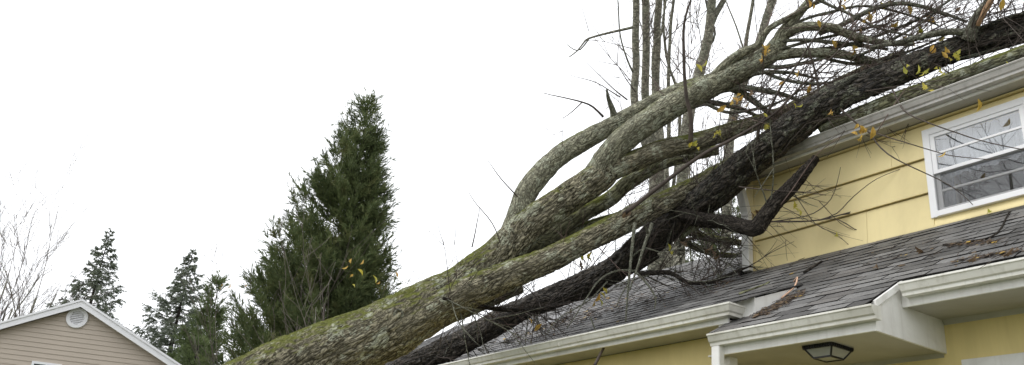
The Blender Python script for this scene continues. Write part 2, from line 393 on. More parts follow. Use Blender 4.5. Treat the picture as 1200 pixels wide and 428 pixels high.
vis = [c for c in cand if -9.5 < c[0] < -2.2]
vis.sort(key=cdist); near = set(vis[:298])
stuffV, stuffF, stuffM = [], [], []
for c in cand:
    me, V2, F_, m_ = random.choice(sh_mesh); o_ = np.array([c[0], c[1], c[2]+EYE+random.uniform(0, .002)])
    if c in near: inst('shingle', me, o_, roof, rot=(0, 0, random.uniform(-.006, .006)), scale=(c[3], 1, 1))
    else:
        bI = len(stuffV); stuffV += [(v[0]*c[3]+o_[0], v[1]+o_[1], v[2]+o_[2]) for v in V2]; stuffF += [[bI+i for i in f] for f in F_]
        tm = int((0, 1, 2)[int(hash(me.name) % 3)]); stuffM += [tm if mm == 0 else 3 for mm in m_]
# kicked eave courses
for r in range(7):
    y = YM+.05 + r*.118
    if y > YB-.02: break
    x = XL + (r % 2)*TW/2
    while x < XK-TW/2-.01:
        x += TW
        if x > XK-TW/2: break
        k2 = .352; nrm = math.hypot(1, k2)
        V2 = [(x-TW/2+.003, y, kz(y)), (x+TW/2-.003, y, kz(y)), (x+TW/2-.003, y, kz(y)+.012), (x-TW/2+.003, y, kz(y)+.012), (x-TW/2+.003, y+.14, kz(y+.14)+.003), (x+TW/2-.003, y+.14, kz(y+.14)+.003)]
        bI = len(stuffV); stuffV += [(a, bb_, c+EYE) for a, bb_, c in V2]; stuffF += [[bI, bI+1, bI+2, bI+3], [bI+3, bI+2, bI+5, bI+4]]; stuffM += [3, random.choice((0, 1, 2))]
ss = mesh_obj('shingles', stuffV, stuffF, M['sh']+[M['butt']], roof, midx=stuffM); tag(ss, kind='stuff')
# ridge cap
b = MB()
x = XL
while x < XC-.3:
    b.prism([(YR-.13, rz(YR-.13)+.012), (YR, rz(YR)+.022), (YR+.13, rz(YR)-.05), (YR+.13, rz(YR)-.062), (YR, rz(YR)+.006), (YR-.13, rz(YR-.13)+.001)], 0, x, x+.29); x += .3
HB(b, 'ridge_cap', M['sh'][0], roof)

# gutters : K profile swept along a path in plan (outward = right-hand side of travel)
PROF = [(0, 0), (0, -.092), (.066, -.092), (.070, -.070), (.084, -.060), (.094, -.040), (.104, -.020), (.112, -.014), (.112, 0), (.104, 0), (.104, -.008), (.098, -.010), (.088, -.034), (.078, -.054), (.060, -.084), (.006, -.084), (.006, 0)]
def gutter(path, ztop, name='gutter', caps=True, m='gutter'):
    n = len(path); pp = [np.array(p, float) for p in path]; rings = []
    for i in range(n):
        d1 = pp[i]-pp[i-1] if i else pp[1]-pp[0]; d2 = pp[i+1]-pp[i] if i < n-1 else pp[i]-pp[i-1]
        d1 = d1/np.linalg.norm(d1); d2 = d2/np.linalg.norm(d2)
        n1 = np.array([d1[1], -d1[0]]); n2 = np.array([d2[1], -d2[0]]); mm = n1+n2; mm /= (mm@n1)
        rings.append([(pp[i][0]+mm[0]*o, pp[i][1]+mm[1]*o, ztop+zz) for o, zz in PROF])
    k = len(PROF); V = [v for r in rings for v in r]; F_ = []
    for i in range(n-1):
        for j in range(k):
            j2 = (j+1) % k; F_.append([i*k+j, i*k+j2, (i+1)*k+j2, (i+1)*k+j])
    mb = MB(); mb.add(V, F_)
    if caps:
        for e in (0, n-1):
            dd = pp[1]-pp[0] if e == 0 else pp[-2]-pp[-1]; dd = dd/np.linalg.norm(dd)
            out = PROF[:9]; A = [rings[e][j] for j in range(9)]
            B = [(v[0]-dd[0]*.004, v[1]-dd[1]*.004, v[2]) for v in A]
            mb.add(A+B, [list(range(9)), list(range(9, 18))[::-1]] + [[j, (j+1) % 9, 9+(j+1) % 9, 9+j] for j in range(9)])
    return HB(mb, name, M[m])
GW = .112
gutter([(XL, YM+GW), (-4.67-GW, YM+GW), (-4.67-GW, YM+GW+.14)], ZM+.006)
gutter([(XPL, YP+GW), (XPR+.065, YP+GW)], ZP+.010)
gutter([(-3.35, YG+GW), (XR, YG+GW)], ZG+.026)
gutter([(XC-.10, YU+GW), (XR, YU+GW)], ZU, m='shadegutter')
# seams (joint bands) and hangers on gutters
for x, y, zt in ((-6.9, YM, ZM+.006), (-9.4, YM, ZM+.006), (-2.45, YG, ZG+.026)):
    b = MB(); b.box((x-.002, y-.0015, zt-.012), (x+.002, y+.02, zt+.001)); b.box((x-.002, y+.012, zt-.07), (x+.002, y+.04, zt-.012)); HB(b, 'gutter_joint', M['gutter'])
# fascias
def fascia(x0, x1, y, zb, zt): 
    b = MB(); b.box((x0, y, zb), (x1, y+.02, zt)); HB(b, 'fascia', M['white'], bevel=.002)
fascia(XL, -4.785, YM+GW+.001, 1.838, ZM+.01)
fascia(XPL+.04, XPR, YP+GW+.001, 1.560, ZP+.005)
fascia(XPR+.0235, XR, YG+GW+.001, 1.790, ZG+.012)
fascia(XC-.08, XR, YU+GW+.001, 4.004, ZU+.01)
# soffits
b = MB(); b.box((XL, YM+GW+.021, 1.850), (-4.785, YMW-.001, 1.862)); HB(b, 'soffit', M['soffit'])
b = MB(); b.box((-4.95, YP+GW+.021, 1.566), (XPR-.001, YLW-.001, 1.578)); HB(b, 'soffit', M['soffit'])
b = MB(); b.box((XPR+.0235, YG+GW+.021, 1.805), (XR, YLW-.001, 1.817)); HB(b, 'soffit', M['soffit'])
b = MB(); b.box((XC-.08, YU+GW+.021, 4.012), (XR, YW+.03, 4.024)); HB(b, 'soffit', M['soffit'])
# soffit mouldings against the walls
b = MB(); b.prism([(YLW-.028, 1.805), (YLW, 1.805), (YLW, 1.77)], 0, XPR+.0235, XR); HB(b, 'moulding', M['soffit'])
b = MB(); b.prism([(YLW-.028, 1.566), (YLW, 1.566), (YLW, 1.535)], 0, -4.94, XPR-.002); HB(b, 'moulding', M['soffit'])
# porch cheek panel and rake trim
b = MB(); b.prism([(YP+GW+.001, 1.560), (YLW-.001, 1.560), (YLW-.001, rz(YLW)-.11), (YP+GW+.001, rz(YP+GW)-.015)], 0, XPR+.0005, XPR+.022); HB(b, 'cheek_panel', M['white'])
b = MB(); b.prism([(YP+.10, rz(YP+.10)-.055), (YG+.12, rz(YG+.12)-.055), (YG+.12, rz(YG+.12)-.002), (YP+.10, rz(YP+.10)-.002)], 0, XPR+.0225, XPR+.045); HB(b, 'rake_trim', M['white'], bevel=.003)
# lifted end of the main eave: white board under the shingle edge
b = MB(); b.prism([(5.50, kz(5.50)-.002), (YB-.02, rz(YB)+.006), (YB-.02, rz(YB)-.05), (5.50, rz(5.50)-.02)], 0, XK+.001, XK+.02); HB(b, 'eave_end_board', M['white'])
b = MB(); b.box((-4.80, 5.48, rz(5.48)-.02), (XK+.02, 5.499, kz(5.50)-.002)); HB(b, 'eave_end_board', M['white'])
b = MB(); b.prism([(YM+.10, kz(YM+.10)+.016), (5.7, kz(5.7)+.030), (YB+.05, rz(YB+.05)+.022), (YB+.05, rz(YB+.05)+.010), (5.7, kz(5.7)+.020), (YM+.10, kz(YM+.10)+.006)], 0, -4.82, XK+.035); HB(b, 'lifted_shingle_edge', M['sh'][2])
# downspouts
def rrect(w, h, n=4, r=.012):
    pts = []
    for cx_, cy_, a0 in ((w/2-r, h/2-r, 0), (-w/2+r, h/2-r, 90), (-w/2+r, -h/2+r, 180), (w/2-r, -h/2+r, 270)):
        for k in range(n): a = math.radians(a0+90*k/(n-1)); pts.append((cx_+r*math.cos(a), cy_+r*math.sin(a)))
    return pts
def downspout(segs, w=.085, h=.07, name='downspout', bands=()):
    pf = rrect(w, h); k = len(pf); mb = MB(); V = []
    for c in segs: V += [(c[0]+a, c[1]+q, c[2]) for a, q in pf]
    F_ = [[i*k+j, i*k+(j+1) % k, (i+1)*k+(j+1) % k, (i+1)*k+j] for i in range(len(segs)-1) for j in range(k)]
    F_ += [list(range(k))[::-1], list(range((len(segs)-1)*k, len(segs)*k))]
    mb.add(V, F_); o = HB(mb, name, M['white'])
    for zz, x_, y_ in bands:
        mb = MB(); mb.box((x_-w/2-.004, y_-h/2-.004, zz), (x_+w/2+.004, y_+h/2+.03, zz+.022)); HB(mb, 'strap', M['white'], o)
xd = XC+.02
downspout([(xd, YW-.075, ZJ-.02), (xd, YW-.075, 3.0), (xd, YW-.075, 3.55), (xd, YW-.075, 3.62), (xd, YW-.16, 3.85), (xd, YW-.20, 4.03)], .10, .075, bands=((3.35, xd, YW-.075),))
b = MB(); b.box((xd-.10, YW-.12, ZJ-.055), (xd-.052, YW-.05, ZJ+.01)); HB(b, 'downspout_outlet', M['butt'], bevel=.008)
downspout([(-4.80, YP+.085, -EYE), (-4.80, YP+.085, 1.63)], .085, .07)
b = MB(); b.box((-4.905, YM+.13, 1.50), (-4.79, YM+.225, 1.87)); HB(b, 'eave_post', M['white'], bevel=.004)
# corner trim at porch recess
b = MB(); b.box((-5.02, YMW-.012, -EYE), (-4.957, YMW-.0005, 1.845)); HB(b, 'corner_trim', M['ystucco'])
# garage door head trim at the right
b = MB(); A = PY(1135, 428, YLW)
b.box((-3.30, YLW-.022, 1.395), (1.6, YLW-.0005, 1.50)); b.box((-3.30, YLW-.03, -EYE), (-3.18, YLW-.0005, 1.394)); HB(b, 'door_casing', M['white'], bevel=.004)
b = MB()
for i in range(4): b.box((-3.18, YLW-.012, 1.388-(i+1)*.72), (1.5, YLW-.0006, 1.384-i*.72))
HB(b, 'garage_door', M['white'], bevel=.004)

# upper roof (its top is not seen from here) 
b = MB(); us = .5
b.prism([(YU+.04, ZU-.004), (12.0, ZU+us*(12.0-YU-.04)), (12.0, ZU+us*(12.0-YU-.04)-.1), (YU+GW+.021, ZU-.03)], 0, XC-.12, XR); HB(b, 'upper_roof', M['sh'][2])
b = MB(); b.prism([(YU-.005, ZU-.001), (YU+.20, ZU+.10), (YU+.20, ZU+.092), (YU-.005, ZU-.006)], 0, XC-.12, XR); HB(b, 'drip_edge', M['gutter'])

# window
win = MB(); fw = .066
wx0, wx1, wz0, wz1 = WX0, WX1, WZ0, WZ1
yo = YW-.034
win.box((wx0, yo, wz0), (wx0+fw, YW+.03, wz1)); win.box((wx1-fw, yo, wz0), (wx1, YW+.03, wz1))
win.box((wx0+fw, yo, wz1-fw), (wx1-fw, YW+.03, wz1)); win.box((wx0+fw, yo-.012, wz0), (wx1-fw, YW+.03, wz0+fw*.8))
wframe = HB(win, 'window', M['winframe'], bevel=.004)
# recess in the wall: dark room box
b = MB(); b.box((wx0+fw, YW+.0301, wz0+fw*.8), (wx1-fw, YW+.0305, wz1-fw)); 
ix0, ix1, iz0, iz1 = wx0+fw, wx1-fw, wz0+fw*.8, wz1-fw
sf = .045; mz = (iz0+iz1)/2
def sash(za, zb, y, nm):
    s = MB(); s.box((ix0+.001, y, za), (ix0+sf, y+.028, zb)); s.box((ix1-sf, y, za), (ix1-.001, y+.028, zb))
    s.box((ix0+sf, y, zb-.034), (ix1-sf, y+.028, zb)); s.box((ix0+sf, y, za), (ix1-sf, y+.028, za+.034)); HB(s, nm, M['winframe'], wframe, bevel=.003)
    zc = (za+zb)/2; s = MB(); s.box((ix0+sf, y+.004, zc-.011), (ix1-sf, y+.024, zc+.011)); HB(s, 'muntin', M['winframe'], wframe, bevel=.003)
    for a, c in ((za+.034, zc-.011), (zc+.011, zb-.034)):
        s = MB(); s.box((ix0+sf, y+.012, a), (ix1-sf, y+.0125, c)); HB(s, 'pane', M['glass'], wframe)
sash(mz-.017, iz1-.001, YW-.026, 'upper_sash'); sash(iz0+.001, mz+.017, YW+.0025, 'lower_sash')
s = MB(); s.box((ix0+.004, YW-.028, iz0+.004), (ix1-.004, YW-.0265, mz-.018)); HB(s, 'insect_screen', M['screen'], wframe)
# pleated curtain behind the upper half, one side drawn lower
def curtain(x0, x1, za, zb, y, amp):
    n = 60; V = []; F_ = []
    for i in range(n+1):
        x = x0+(x1-x0)*i/n; yy = y + amp*math.sin(i*1.1)+amp*.5*math.sin(i*2.7+1)
        V += [(x, yy, za+.012*math.sin(i*.5)), (x, yy, zb)]
    for i in range(n): F_.append((2*i, 2*i+2, 2*i+3, 2*i+1))
    c = MB(); c.add(V, F_); HB(c, 'curtain', M['curtain'], wframe, smooth=True)

# the wall block behind the window is opened: room box set inside
uw = [o for o in bpy.data.objects if o.name.startswith('upper_wall')][0]
bpy.data.objects.remove(uw)
b = MB(); ya, yb2 = YW+.0345, 12.5
b.box((XC, ya, ZJ-.6), (wx0+.01, yb2, 4.012)); b.box((wx1-.01, ya, ZJ-.6), (XR, yb2, 4.012))
b.box((wx0+.0105, ya, ZJ-.6), (wx1-.0105, yb2, wz0+.01)); b.box((wx0+.0105, ya, wz1-.01), (wx1-.0105, yb2, 4.012)); HB(b, 'upper_wall', M['yellow'])
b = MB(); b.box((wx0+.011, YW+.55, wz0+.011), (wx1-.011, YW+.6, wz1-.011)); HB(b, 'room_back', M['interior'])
curtain(ix0, ix1, mz-.03, iz1, YW+.09, .012)
curtain(ix1-.15, ix1, iz0, iz1, YW+.12, .014); curtain(ix0, ix0+.10, iz0, iz1, YW+.12, .014)

# ------------------------------------------------------------------ porch lantern
lc = np.array([0., 0, 0]); v = ray(970, 407); lc = v*(1.566/v[2]); LX, LY = lc[0], lc[1]
lant = empty('porch_lantern', (LX, LY, 1.566+EYE), 'black iron flush lantern with tapered glass panes under the porch soffit', 'lantern')
zt = 1.565; hw, hb_, hh = .118, .074, .086
b = MB(); b.box((LX-hw-.012, LY-hw-.012, zt-.018), (LX+hw+.012, LY+hw+.012, zt)); 
for k in range(-5, 6):
    for sx in (-1, 1):
        b.bar((LX+k*.0225, LY+sx*(hw+.012), zt-.004), (LX+k*.0225, LY+sx*(hw+.012), zt-.026), .008, n=6); b.bar((LX+sx*(hw+.012), LY+k*.0225, zt-.004), (LX+sx*(hw+.012), LY+k*.0225, zt-.026), .008, n=6)
HB(b, 'canopy', M['black_metal'], lant)
top = [(LX+sx*hw, LY+sy_*hw, zt-.02) for sx, sy_ in ((-1, -1), (1, -1), (1, 1), (-1, 1))]
bot = [(LX+sx*hb_, LY+sy_*hb_, zt-hh) for sx, sy_ in ((-1, -1), (1, -1), (1, 1), (-1, 1))]
b = MB()
for i in range(4):
    b.bar(top[i], bot[i], .009); b.bar(bot[i], bot[(i+1) % 4], .009); b.bar(top[i], top[(i+1) % 4], .009)
HB(b, 'frame', M['black_metal'], lant)
for i in range(4):
    s = MB(); j = (i+1) % 4; s.add([top[i], top[j], bot[j], bot[i]], [(0, 1, 2, 3)]); HB(s, 'glass_pane', M['lampglass'], lant)
s = MB(); s.add(bot, [(0, 1, 2, 3)]); HB(s, 'glass_pane', M['lampglass'], lant)
s = MB(); s.bar((LX, LY, zt-.018), (LX, LY, zt-.045), .016, n=10); s.bar((LX, LY, zt-.045), (LX, LY, zt-.085), .024, n=12); HB(s, 'bulb', M['white'], lant, smooth=True)

# ------------------------------------------------------------------ tan neighbour house
ph = math.radians(-20); nv = np.array([math.cos(ph), math.sin(ph), 0]); hv = np.array([-math.sin(ph), math.cos(ph), 0])
PK = P(97, 350.5, 22.0)                       # peak of the rake trim
tan = empty('neighbour_house', (PK[0]-4*nv[0], PK[1]-4*nv[1], 0), 'tan vinyl sided gable house with white rake trim and round vent', 'house')
def tp(h, z, o): return PK + hv*h + np.array([0, 0, z]) + nv*o      # across the gable, up from peak, out of wall
ts = .493; HWD = 5.2; OV = -.22
SPC = .1185; TB = MB
def slabpts(pts, o0, o1, m, name, parent=tan):
    mb = MB(); n = len(pts); V = [tp(h, z, o0) for h, z in pts]+[tp(h, z, o1) for h, z in pts]
    mb.add(V, [list(range(n)), list(range(n, 2*n))[::-1]]+[[i, n+i, n+(i+1) % n, (i+1) % n] for i in range(n)])
    return mb.build(name, m, parent)
base = -PK[2]
slabpts([(-HWD, base), (HWD, base), (HWD, -.2-ts*HWD), (0, -.2), (-HWD, -.2-ts*HWD)], OV-.03, OV-7, M['tan'], 'wall')
zt_ = -.22; i = 0
# window at the lower left of the gable
wl = P(47, 424, 22.0); wc = (wl-PK)@hv-.02; WZ = (wl-PK)[2]-.09
while zt_ > base+.05 and i < 24:
    zb_ = zt_-SPC
    def hw_at(z): return max(0.0, (-.16-z)/ts)
    a0, a1 = hw_at(zt_), hw_at(zb_)
    a0, a1 = min(a0, HWD), min(a1, HWD)
    mb = MB()
    V = [tp(-a1, zb_, OV), tp(a1, zb_, OV), tp(a0, zt_+.004, OV-.016), tp(-a0, zt_+.004, OV-.016), tp(-a1, zb_, OV-.02), tp(a1, zb_, OV-.02)]
    F_ = [(0, 1, 2, 3), (0, 4, 5, 1)]
    mb.add(V, F_); mb.build('siding_board', M['tan'], tan); zt_ = zb_; i += 1
for sgn in (-1, 1):                            # rake trim: fascia and drip strip, soffit, roof
    L_ = HWD+.3
    slabpts([(0, -.055), (sgn*L_, -.055-ts*L_), (sgn*L_, -.20-ts*L_), (0, -.20)], 0, -.03, M['tanwhite'], 'rake_board')
    slabpts([(0, 0), (sgn*L_, -ts*L_), (sgn*L_, -.054-ts*L_), (0, -.054)], .025, -.03, M['tanwhite'], 'rake_edge')
    slabpts([(0, -.10), (sgn*L_, -.10-ts*L_), (sgn*L_, -.118-ts*L_), (0, -.118)], -.031, OV-.02, M['tanwhite'], 'soffit')
    slabpts([(0, .012), (sgn*L_, .012-ts*L_), (sgn*L_, -.02-ts*L_), (0, -.02)], -.031, -8, M['sh'][0], 'roof')
vc = P(92.5, 375.0, 22.2); vh = (vc-PK)@hv; vz = (vc-PK)[2]
def ringpts(r, n=40): return [(vh+r*math.cos(2*math.pi*k/n), vz+r*math.sin(2*math.pi*k/n)) for k in range(n)]
mb = MB(); n = 40; o_ = ringpts(.262); i_ = ringpts(.165)
V = [tp(h, z, OV+.001) for h, z in o_]+[tp(h, z, OV+.05) for h, z in ringpts(.25)]+[tp(h, z, OV+.05) for h, z in i_]+[tp(h, z, OV+.012) for h, z in i_]
mb.add(V, [[q*n+k, q*n+(k+1) % n, (q+1)*n+(k+1) % n, (q+1)*n+k] for q in range(3) for k in range(n)]); vent = mb.build('gable_vent', M['tanwhite'], tan)
slabpts(ringpts(.166), OV+.010, OV+.0105, plain('vent_shadow_grey', (.5, .5, .5), .7), 'vent_back', vent)
for k in range(-3, 4):
    z = k*.044; w = math.sqrt(.163**2-z*z)
    mb = MB(); mb.add([tp(vh-w, vz+z+.020, OV+.012), tp(vh+w, vz+z+.020, OV+.012), tp(vh+w, vz+z-.014, OV+.042), tp(vh-w, vz+z-.014, OV+.042), tp(vh-w, vz+z-.02, OV+.036), tp(vh+w, vz+z-.02, OV+.036)], [(0, 1, 2, 3), (3, 2, 5, 4)]); mb.build('louvre', M['tanwhite'], vent)
wnd = slabpts([(wc, WZ), (wc+.68, WZ), (wc+.68, WZ-1.2), (wc, WZ-1.2)], OV+.03, OV-.01, M['tanwhite'], 'window')
slabpts([(wc+.06, WZ-.06), (wc+.32, WZ-.06), (wc+.32, WZ-1.13), (wc+.06, WZ-1.13)], OV+.034, OV+.031, M['interior'], 'pane', wnd)
slabpts([(wc+.36, WZ-.06), (wc+.62, WZ-.06), (wc+.62, WZ-1.13), (wc+.36, WZ-1.13)], OV+.034, OV+.031, M['interior'], 'pane', wnd)

# ------------------------------------------------------------------ wood: tapered limbs with bark relief
def catmull(C, R_, step):
    C = np.asarray(C, float); R_ = np.asarray(R_, float); n = len(C)
    if n == 2: C = np.vstack([C[0], (C[0]+C[1])/2, C[1]]); R_ = np.array([R_[0], R_.mean(), R_[1]]); n = 3
    E_ = np.vstack([2*C[0]-C[1], C, 2*C[-1]-C[-2]]); outp, outr = [], []
    for i in range(n-1):
        p0, p1, p2, p3 = E_[i:i+4]; L = np.linalg.norm(p2-p1); k = max(2, int(L/step))
        for t in np.arange(k)/k:
            outp.append(.5*((2*p1)+(-p0+p2)*t+(2*p0-5*p1+4*p2-p3)*t*t+(-p0+3*p1-3*p2+p3)*t**3)); outr.append(R_[i]+(R_[i+1]-R_[i])*(t*t*(3-2*t)))
    outp.append(C[-1]); outr.append(R_[-1]); return np.array(outp), np.array(outr)
def tube(C, R_, sides=8, step=.1, relief=0.0, lump=0.0, seed=0, wob=0.0, tip=True, ridge=(22, 5), twist=.6):
    p, r = catmull(C, R_, step); n = len(p)
    if wob:
        for i in range(1, n-1):
            q = p[i]*2.2; p[i] = p[i]+np.array(mn.noise_vector(Vector(q)))*wob*min(1, 4*i/n)
    T = np.gradient(p, axis=0); T /= np.linalg.norm(T, axis=1)[:, None]+1e-12
    u = np.cross(T[0], (0, 0, 1.)); u = u/np.linalg.norm(u) if np.linalg.norm(u) > .05 else np.array([1., 0, 0])
    s = np.concatenate([[0], np.cumsum(np.linalg.norm(np.diff(p, axis=0), axis=1))])
    V = np.zeros((n, sides, 3)); A = np.zeros((n, sides, 3)); th = 2*np.pi*np.arange(sides)/sides
    for i in range(n):
        u = u-(u@T[i])*T[i]; u /= np.linalg.norm(u)+1e-12; w = np.cross(T[i], u)
        dirs = np.cos(th)[:, None]*u+np.sin(th)[:, None]*w; rr = np.full(sides, r[i])
        tw = th+twist*s[i]
        A[i, :, 0] = r[i]*np.cos(tw); A[i, :, 1] = r[i]*np.sin(tw); A[i, :, 2] = s[i]+seed*3.1
        if lump or relief:
            for j in range(sides):
                x, y, z = A[i, j]
                f = 0.0
                if lump: f += r[i]*lump*(mn.noise(Vector((x*4.5/ max(.3, r[i]*3), y*4.5/max(.3, r[i]*3), z*1.6)))+.45*mn.noise(Vector((x*14, y*14, z*6))))
                if relief:
                    q1 = abs(mn.noise(Vector((x*ridge[0], y*ridge[0], z*ridge[1])))); q2 = abs(mn.noise(Vector((x*ridge[0]*1.9+5, y*ridge[0]*1.9, z*ridge[1]*2.2))))
                    f += relief*(min(1.0, min(q1, q2*1.1+.04)*5.0)-.6)
                rr[j] += f
        V[i] = p[i]+dirs*rr[:, None]
    Fc = [[i*sides+j, i*sides+(j+1) % sides, (i+1)*sides+(j+1) % sides, (i+1)*sides+j] for i in range(n-1) for j in range(sides)]
    V = V.reshape(-1, 3); A = A.reshape(-1, 3); k = len(V)
    V = np.vstack([V, p[-1]+T[-1]*r[-1]*.5, p[0]-T[0]*r[0]*.3]); A = np.vstack([A, [0, 0, s[-1]], [0, 0, 0]])
    Fc += [[(n-1)*sides+j, (n-1)*sides+(j+1) % sides, k] for j in range(sides)] + [[(j+1) % sides, j, k+1] for j in range(sides)]
    return V, Fc, A, p, r
class Wood:
    def __init__(s): s.V = []; s.F = []; s.A = []; s.n = 0
    def add(s, V, Fc, A):
        s.V.append(V); s.A.append(A); s.F += [[s.n+i for i in f] for f in Fc]; s.n += len(V)
    def build(s, name, m, parent, kind=None):
        o = mesh_obj(name, np.vstack(s.V), s.F, m, parent, smooth=True, attr=np.vstack(s.A)); return tag(o, kind=kind)
SEED = [0]
def limb(name, pts, m, parent, sides=10, step=.08, relief=0., lump=.06, wob=.0, ridge=(22, 5), world=None):
    SEED[0] += 1
    C = [P(a, b_, t) for a, b_, t, r in pts]; R_ = [r*t/FPX for a, b_, t, r in pts]
    if world: C = [np.array(w[:3]) for w in world]+C; R_ = [w[3] for w in world]+R_
    V, Fc, A, p, r = tube(C, R_, sides, step, relief, lump, SEED[0], wob, ridge=ridge)
    o = mesh_obj(name, V, Fc, m, parent, smooth=True, attr=A); return o, p, r

# ---- fallen oak (pale, mossy, in front)
oak = empty('fallen_oak', (-14.5, .6, 0), 'pale mossy oak trunk fallen diagonally across the front, nearest the camera', 'fallen tree')
paths = {}
def L(key, name, pts, m, parent=oak, **k):
    o, p, r = limb(name, pts, m, parent, **k); paths[key] = (p, r); return o
L('trunk', 'trunk', [(150, 527, 8.25, 41), (270, 467, 8.4, 38.5), (370, 419, 8.7, 36), (440, 392, 8.9, 34), (503, 359, 9.15, 31), (550, 330, 9.3, 25), (585, 299, 9.4, 20), (622, 262, 9.5, 18), (660, 236, 9.6, 17.5), (700, 209, 9.65, 17), (716, 196, 9.65, 14)], M['oak'],
  sides=120, step=.018, relief=.022, lump=.10, world=[(-14.5, .6, -.1, .62), (-13.2, .9, .55, .48)], ridge=(20, 4))
L('a3', 'branch', [(460, 387, 8.85, 20), (510, 361, 9.0, 20), (557, 340, 9.05, 18), (600, 321, 9.1, 16), (645, 303, 9.2, 15), (687, 282, 9.3, 14), (734, 258, 9.5, 13.5), (784, 234, 9.75, 12), (832, 209, 10.0, 11), (875, 184, 10.2, 9)], M['oak'], sides=64, step=.022, relief=.016, lump=.11, ridge=(24, 5))
L('a0', 'branch', [(596, 288, 9.5, 15), (606, 255, 9.6, 14), (617, 226, 9.7, 13), (634, 204, 9.8, 12.5), (657, 182, 9.9, 12), (684, 165, 10, 11.5), (718, 147, 10.1, 10.5), (754, 127, 10.15, 10), (800, 105, 10.2, 9), (845, 92, 10.2, 7), (880, 82, 10.2, 4)], M['upper'], sides=44, step=.03, relief=.009, lump=.11, ridge=(34, 10))
L('a1a', 'branch', [(690, 218, 9.65, 14), (712, 185, 9.65, 15), (740, 157, 9.6, 15), (787, 126, 9.55, 15), (824, 106, 9.5, 14.5), (860, 87, 9.45, 13.5), (903, 63, 9.35, 11), (918, 41, 9.3, 8), (930, 23, 9.25, 6), (944, 7, 9.2, 4.5), (956, -12, 9.1, 3.5)], M['upper'], sides=48, step=.028, relief=.010, lump=.13, ridge=(32, 9))
L('a1b', 'branch', [(690, 215, 9.65, 12), (717, 200, 9.65, 12.5), (754, 184, 9.6, 12), (781, 174, 9.6, 11.5), (810, 168, 9.6, 11), (841, 158, 9.65, 10), (884, 145, 9.7, 9), (915, 134, 9.7, 8.5), (945, 120, 9.6, 8), (979, 101, 9.5, 7.5), (1020, 80, 9.4, 6), (1060, 62, 9.3, 4)], M['oak'], sides=44, step=.03, relief=.010, lump=.11, ridge=(30, 7))
L('a4', 'branch', [(570, 312, 9.7, 14), (610, 288, 9.9, 12), (644, 274, 10, 11), (678, 253, 10.1, 9.5), (714, 234, 10.2, 9), (734, 216, 10.25, 9), (767, 195, 10.3, 8.5), (791, 186, 10.4, 8), (840, 176, 10.5, 6)], M['oak_mossy'], sides=36, step=.035, relief=.006, lump=.09)
L('a6', 'branch', [(610, 300, 10.0, 8), (655, 279, 10.15, 8), (700, 262, 10.2, 7), (740, 250, 10.3, 5)], M['oak_mossy'], sides=24, step=.04, lump=.1)
L('a5', 'branch', [(495, 378, 9.2, 15), (535, 366, 9.5, 10), (565, 356, 9.8, 8), (610, 338, 10.1, 6)], M['oak_mossy'], sides=30, step=.04, relief=.006, lump=.1)
L('a1a2', 'branch', [(895, 68, 9.35, 6), (917, 64, 9.3, 6.5), (941, 62, 9.2, 6), (979, 63, 9.1, 5.5), (1003, 68, 9.05, 5), (1034, 74, 9.0, 3.5)], M['upper'], sides=16, step=.04, lump=.1)
L('a1a3', 'branch', [(912, 47, 9.3, 5), (933, 34, 9.2, 5.5), (951, 31, 9.1, 5.5), (979, 33, 9.0, 5), (986, 37, 9.0, 5), (1012, 45, 8.95, 4.5), (1034, 50, 8.9, 4), (1070, 52, 8.85, 2.5)], M['upper'], sides=16, step=.04, lump=.1)
L('a1a4', 'branch', [(835, 92, 9.45, 6), (852, 74, 9.4, 5.5), (869, 62, 9.35, 5.5), (888, 53, 9.3, 4.5), (901, 34, 9.25, 3.5), (931, 17, 9.2, 3), (958, 2, 9.1, 2.5), (990, -12, 9, 2)], M['upper'], sides=14, step=.05, lump=.1)
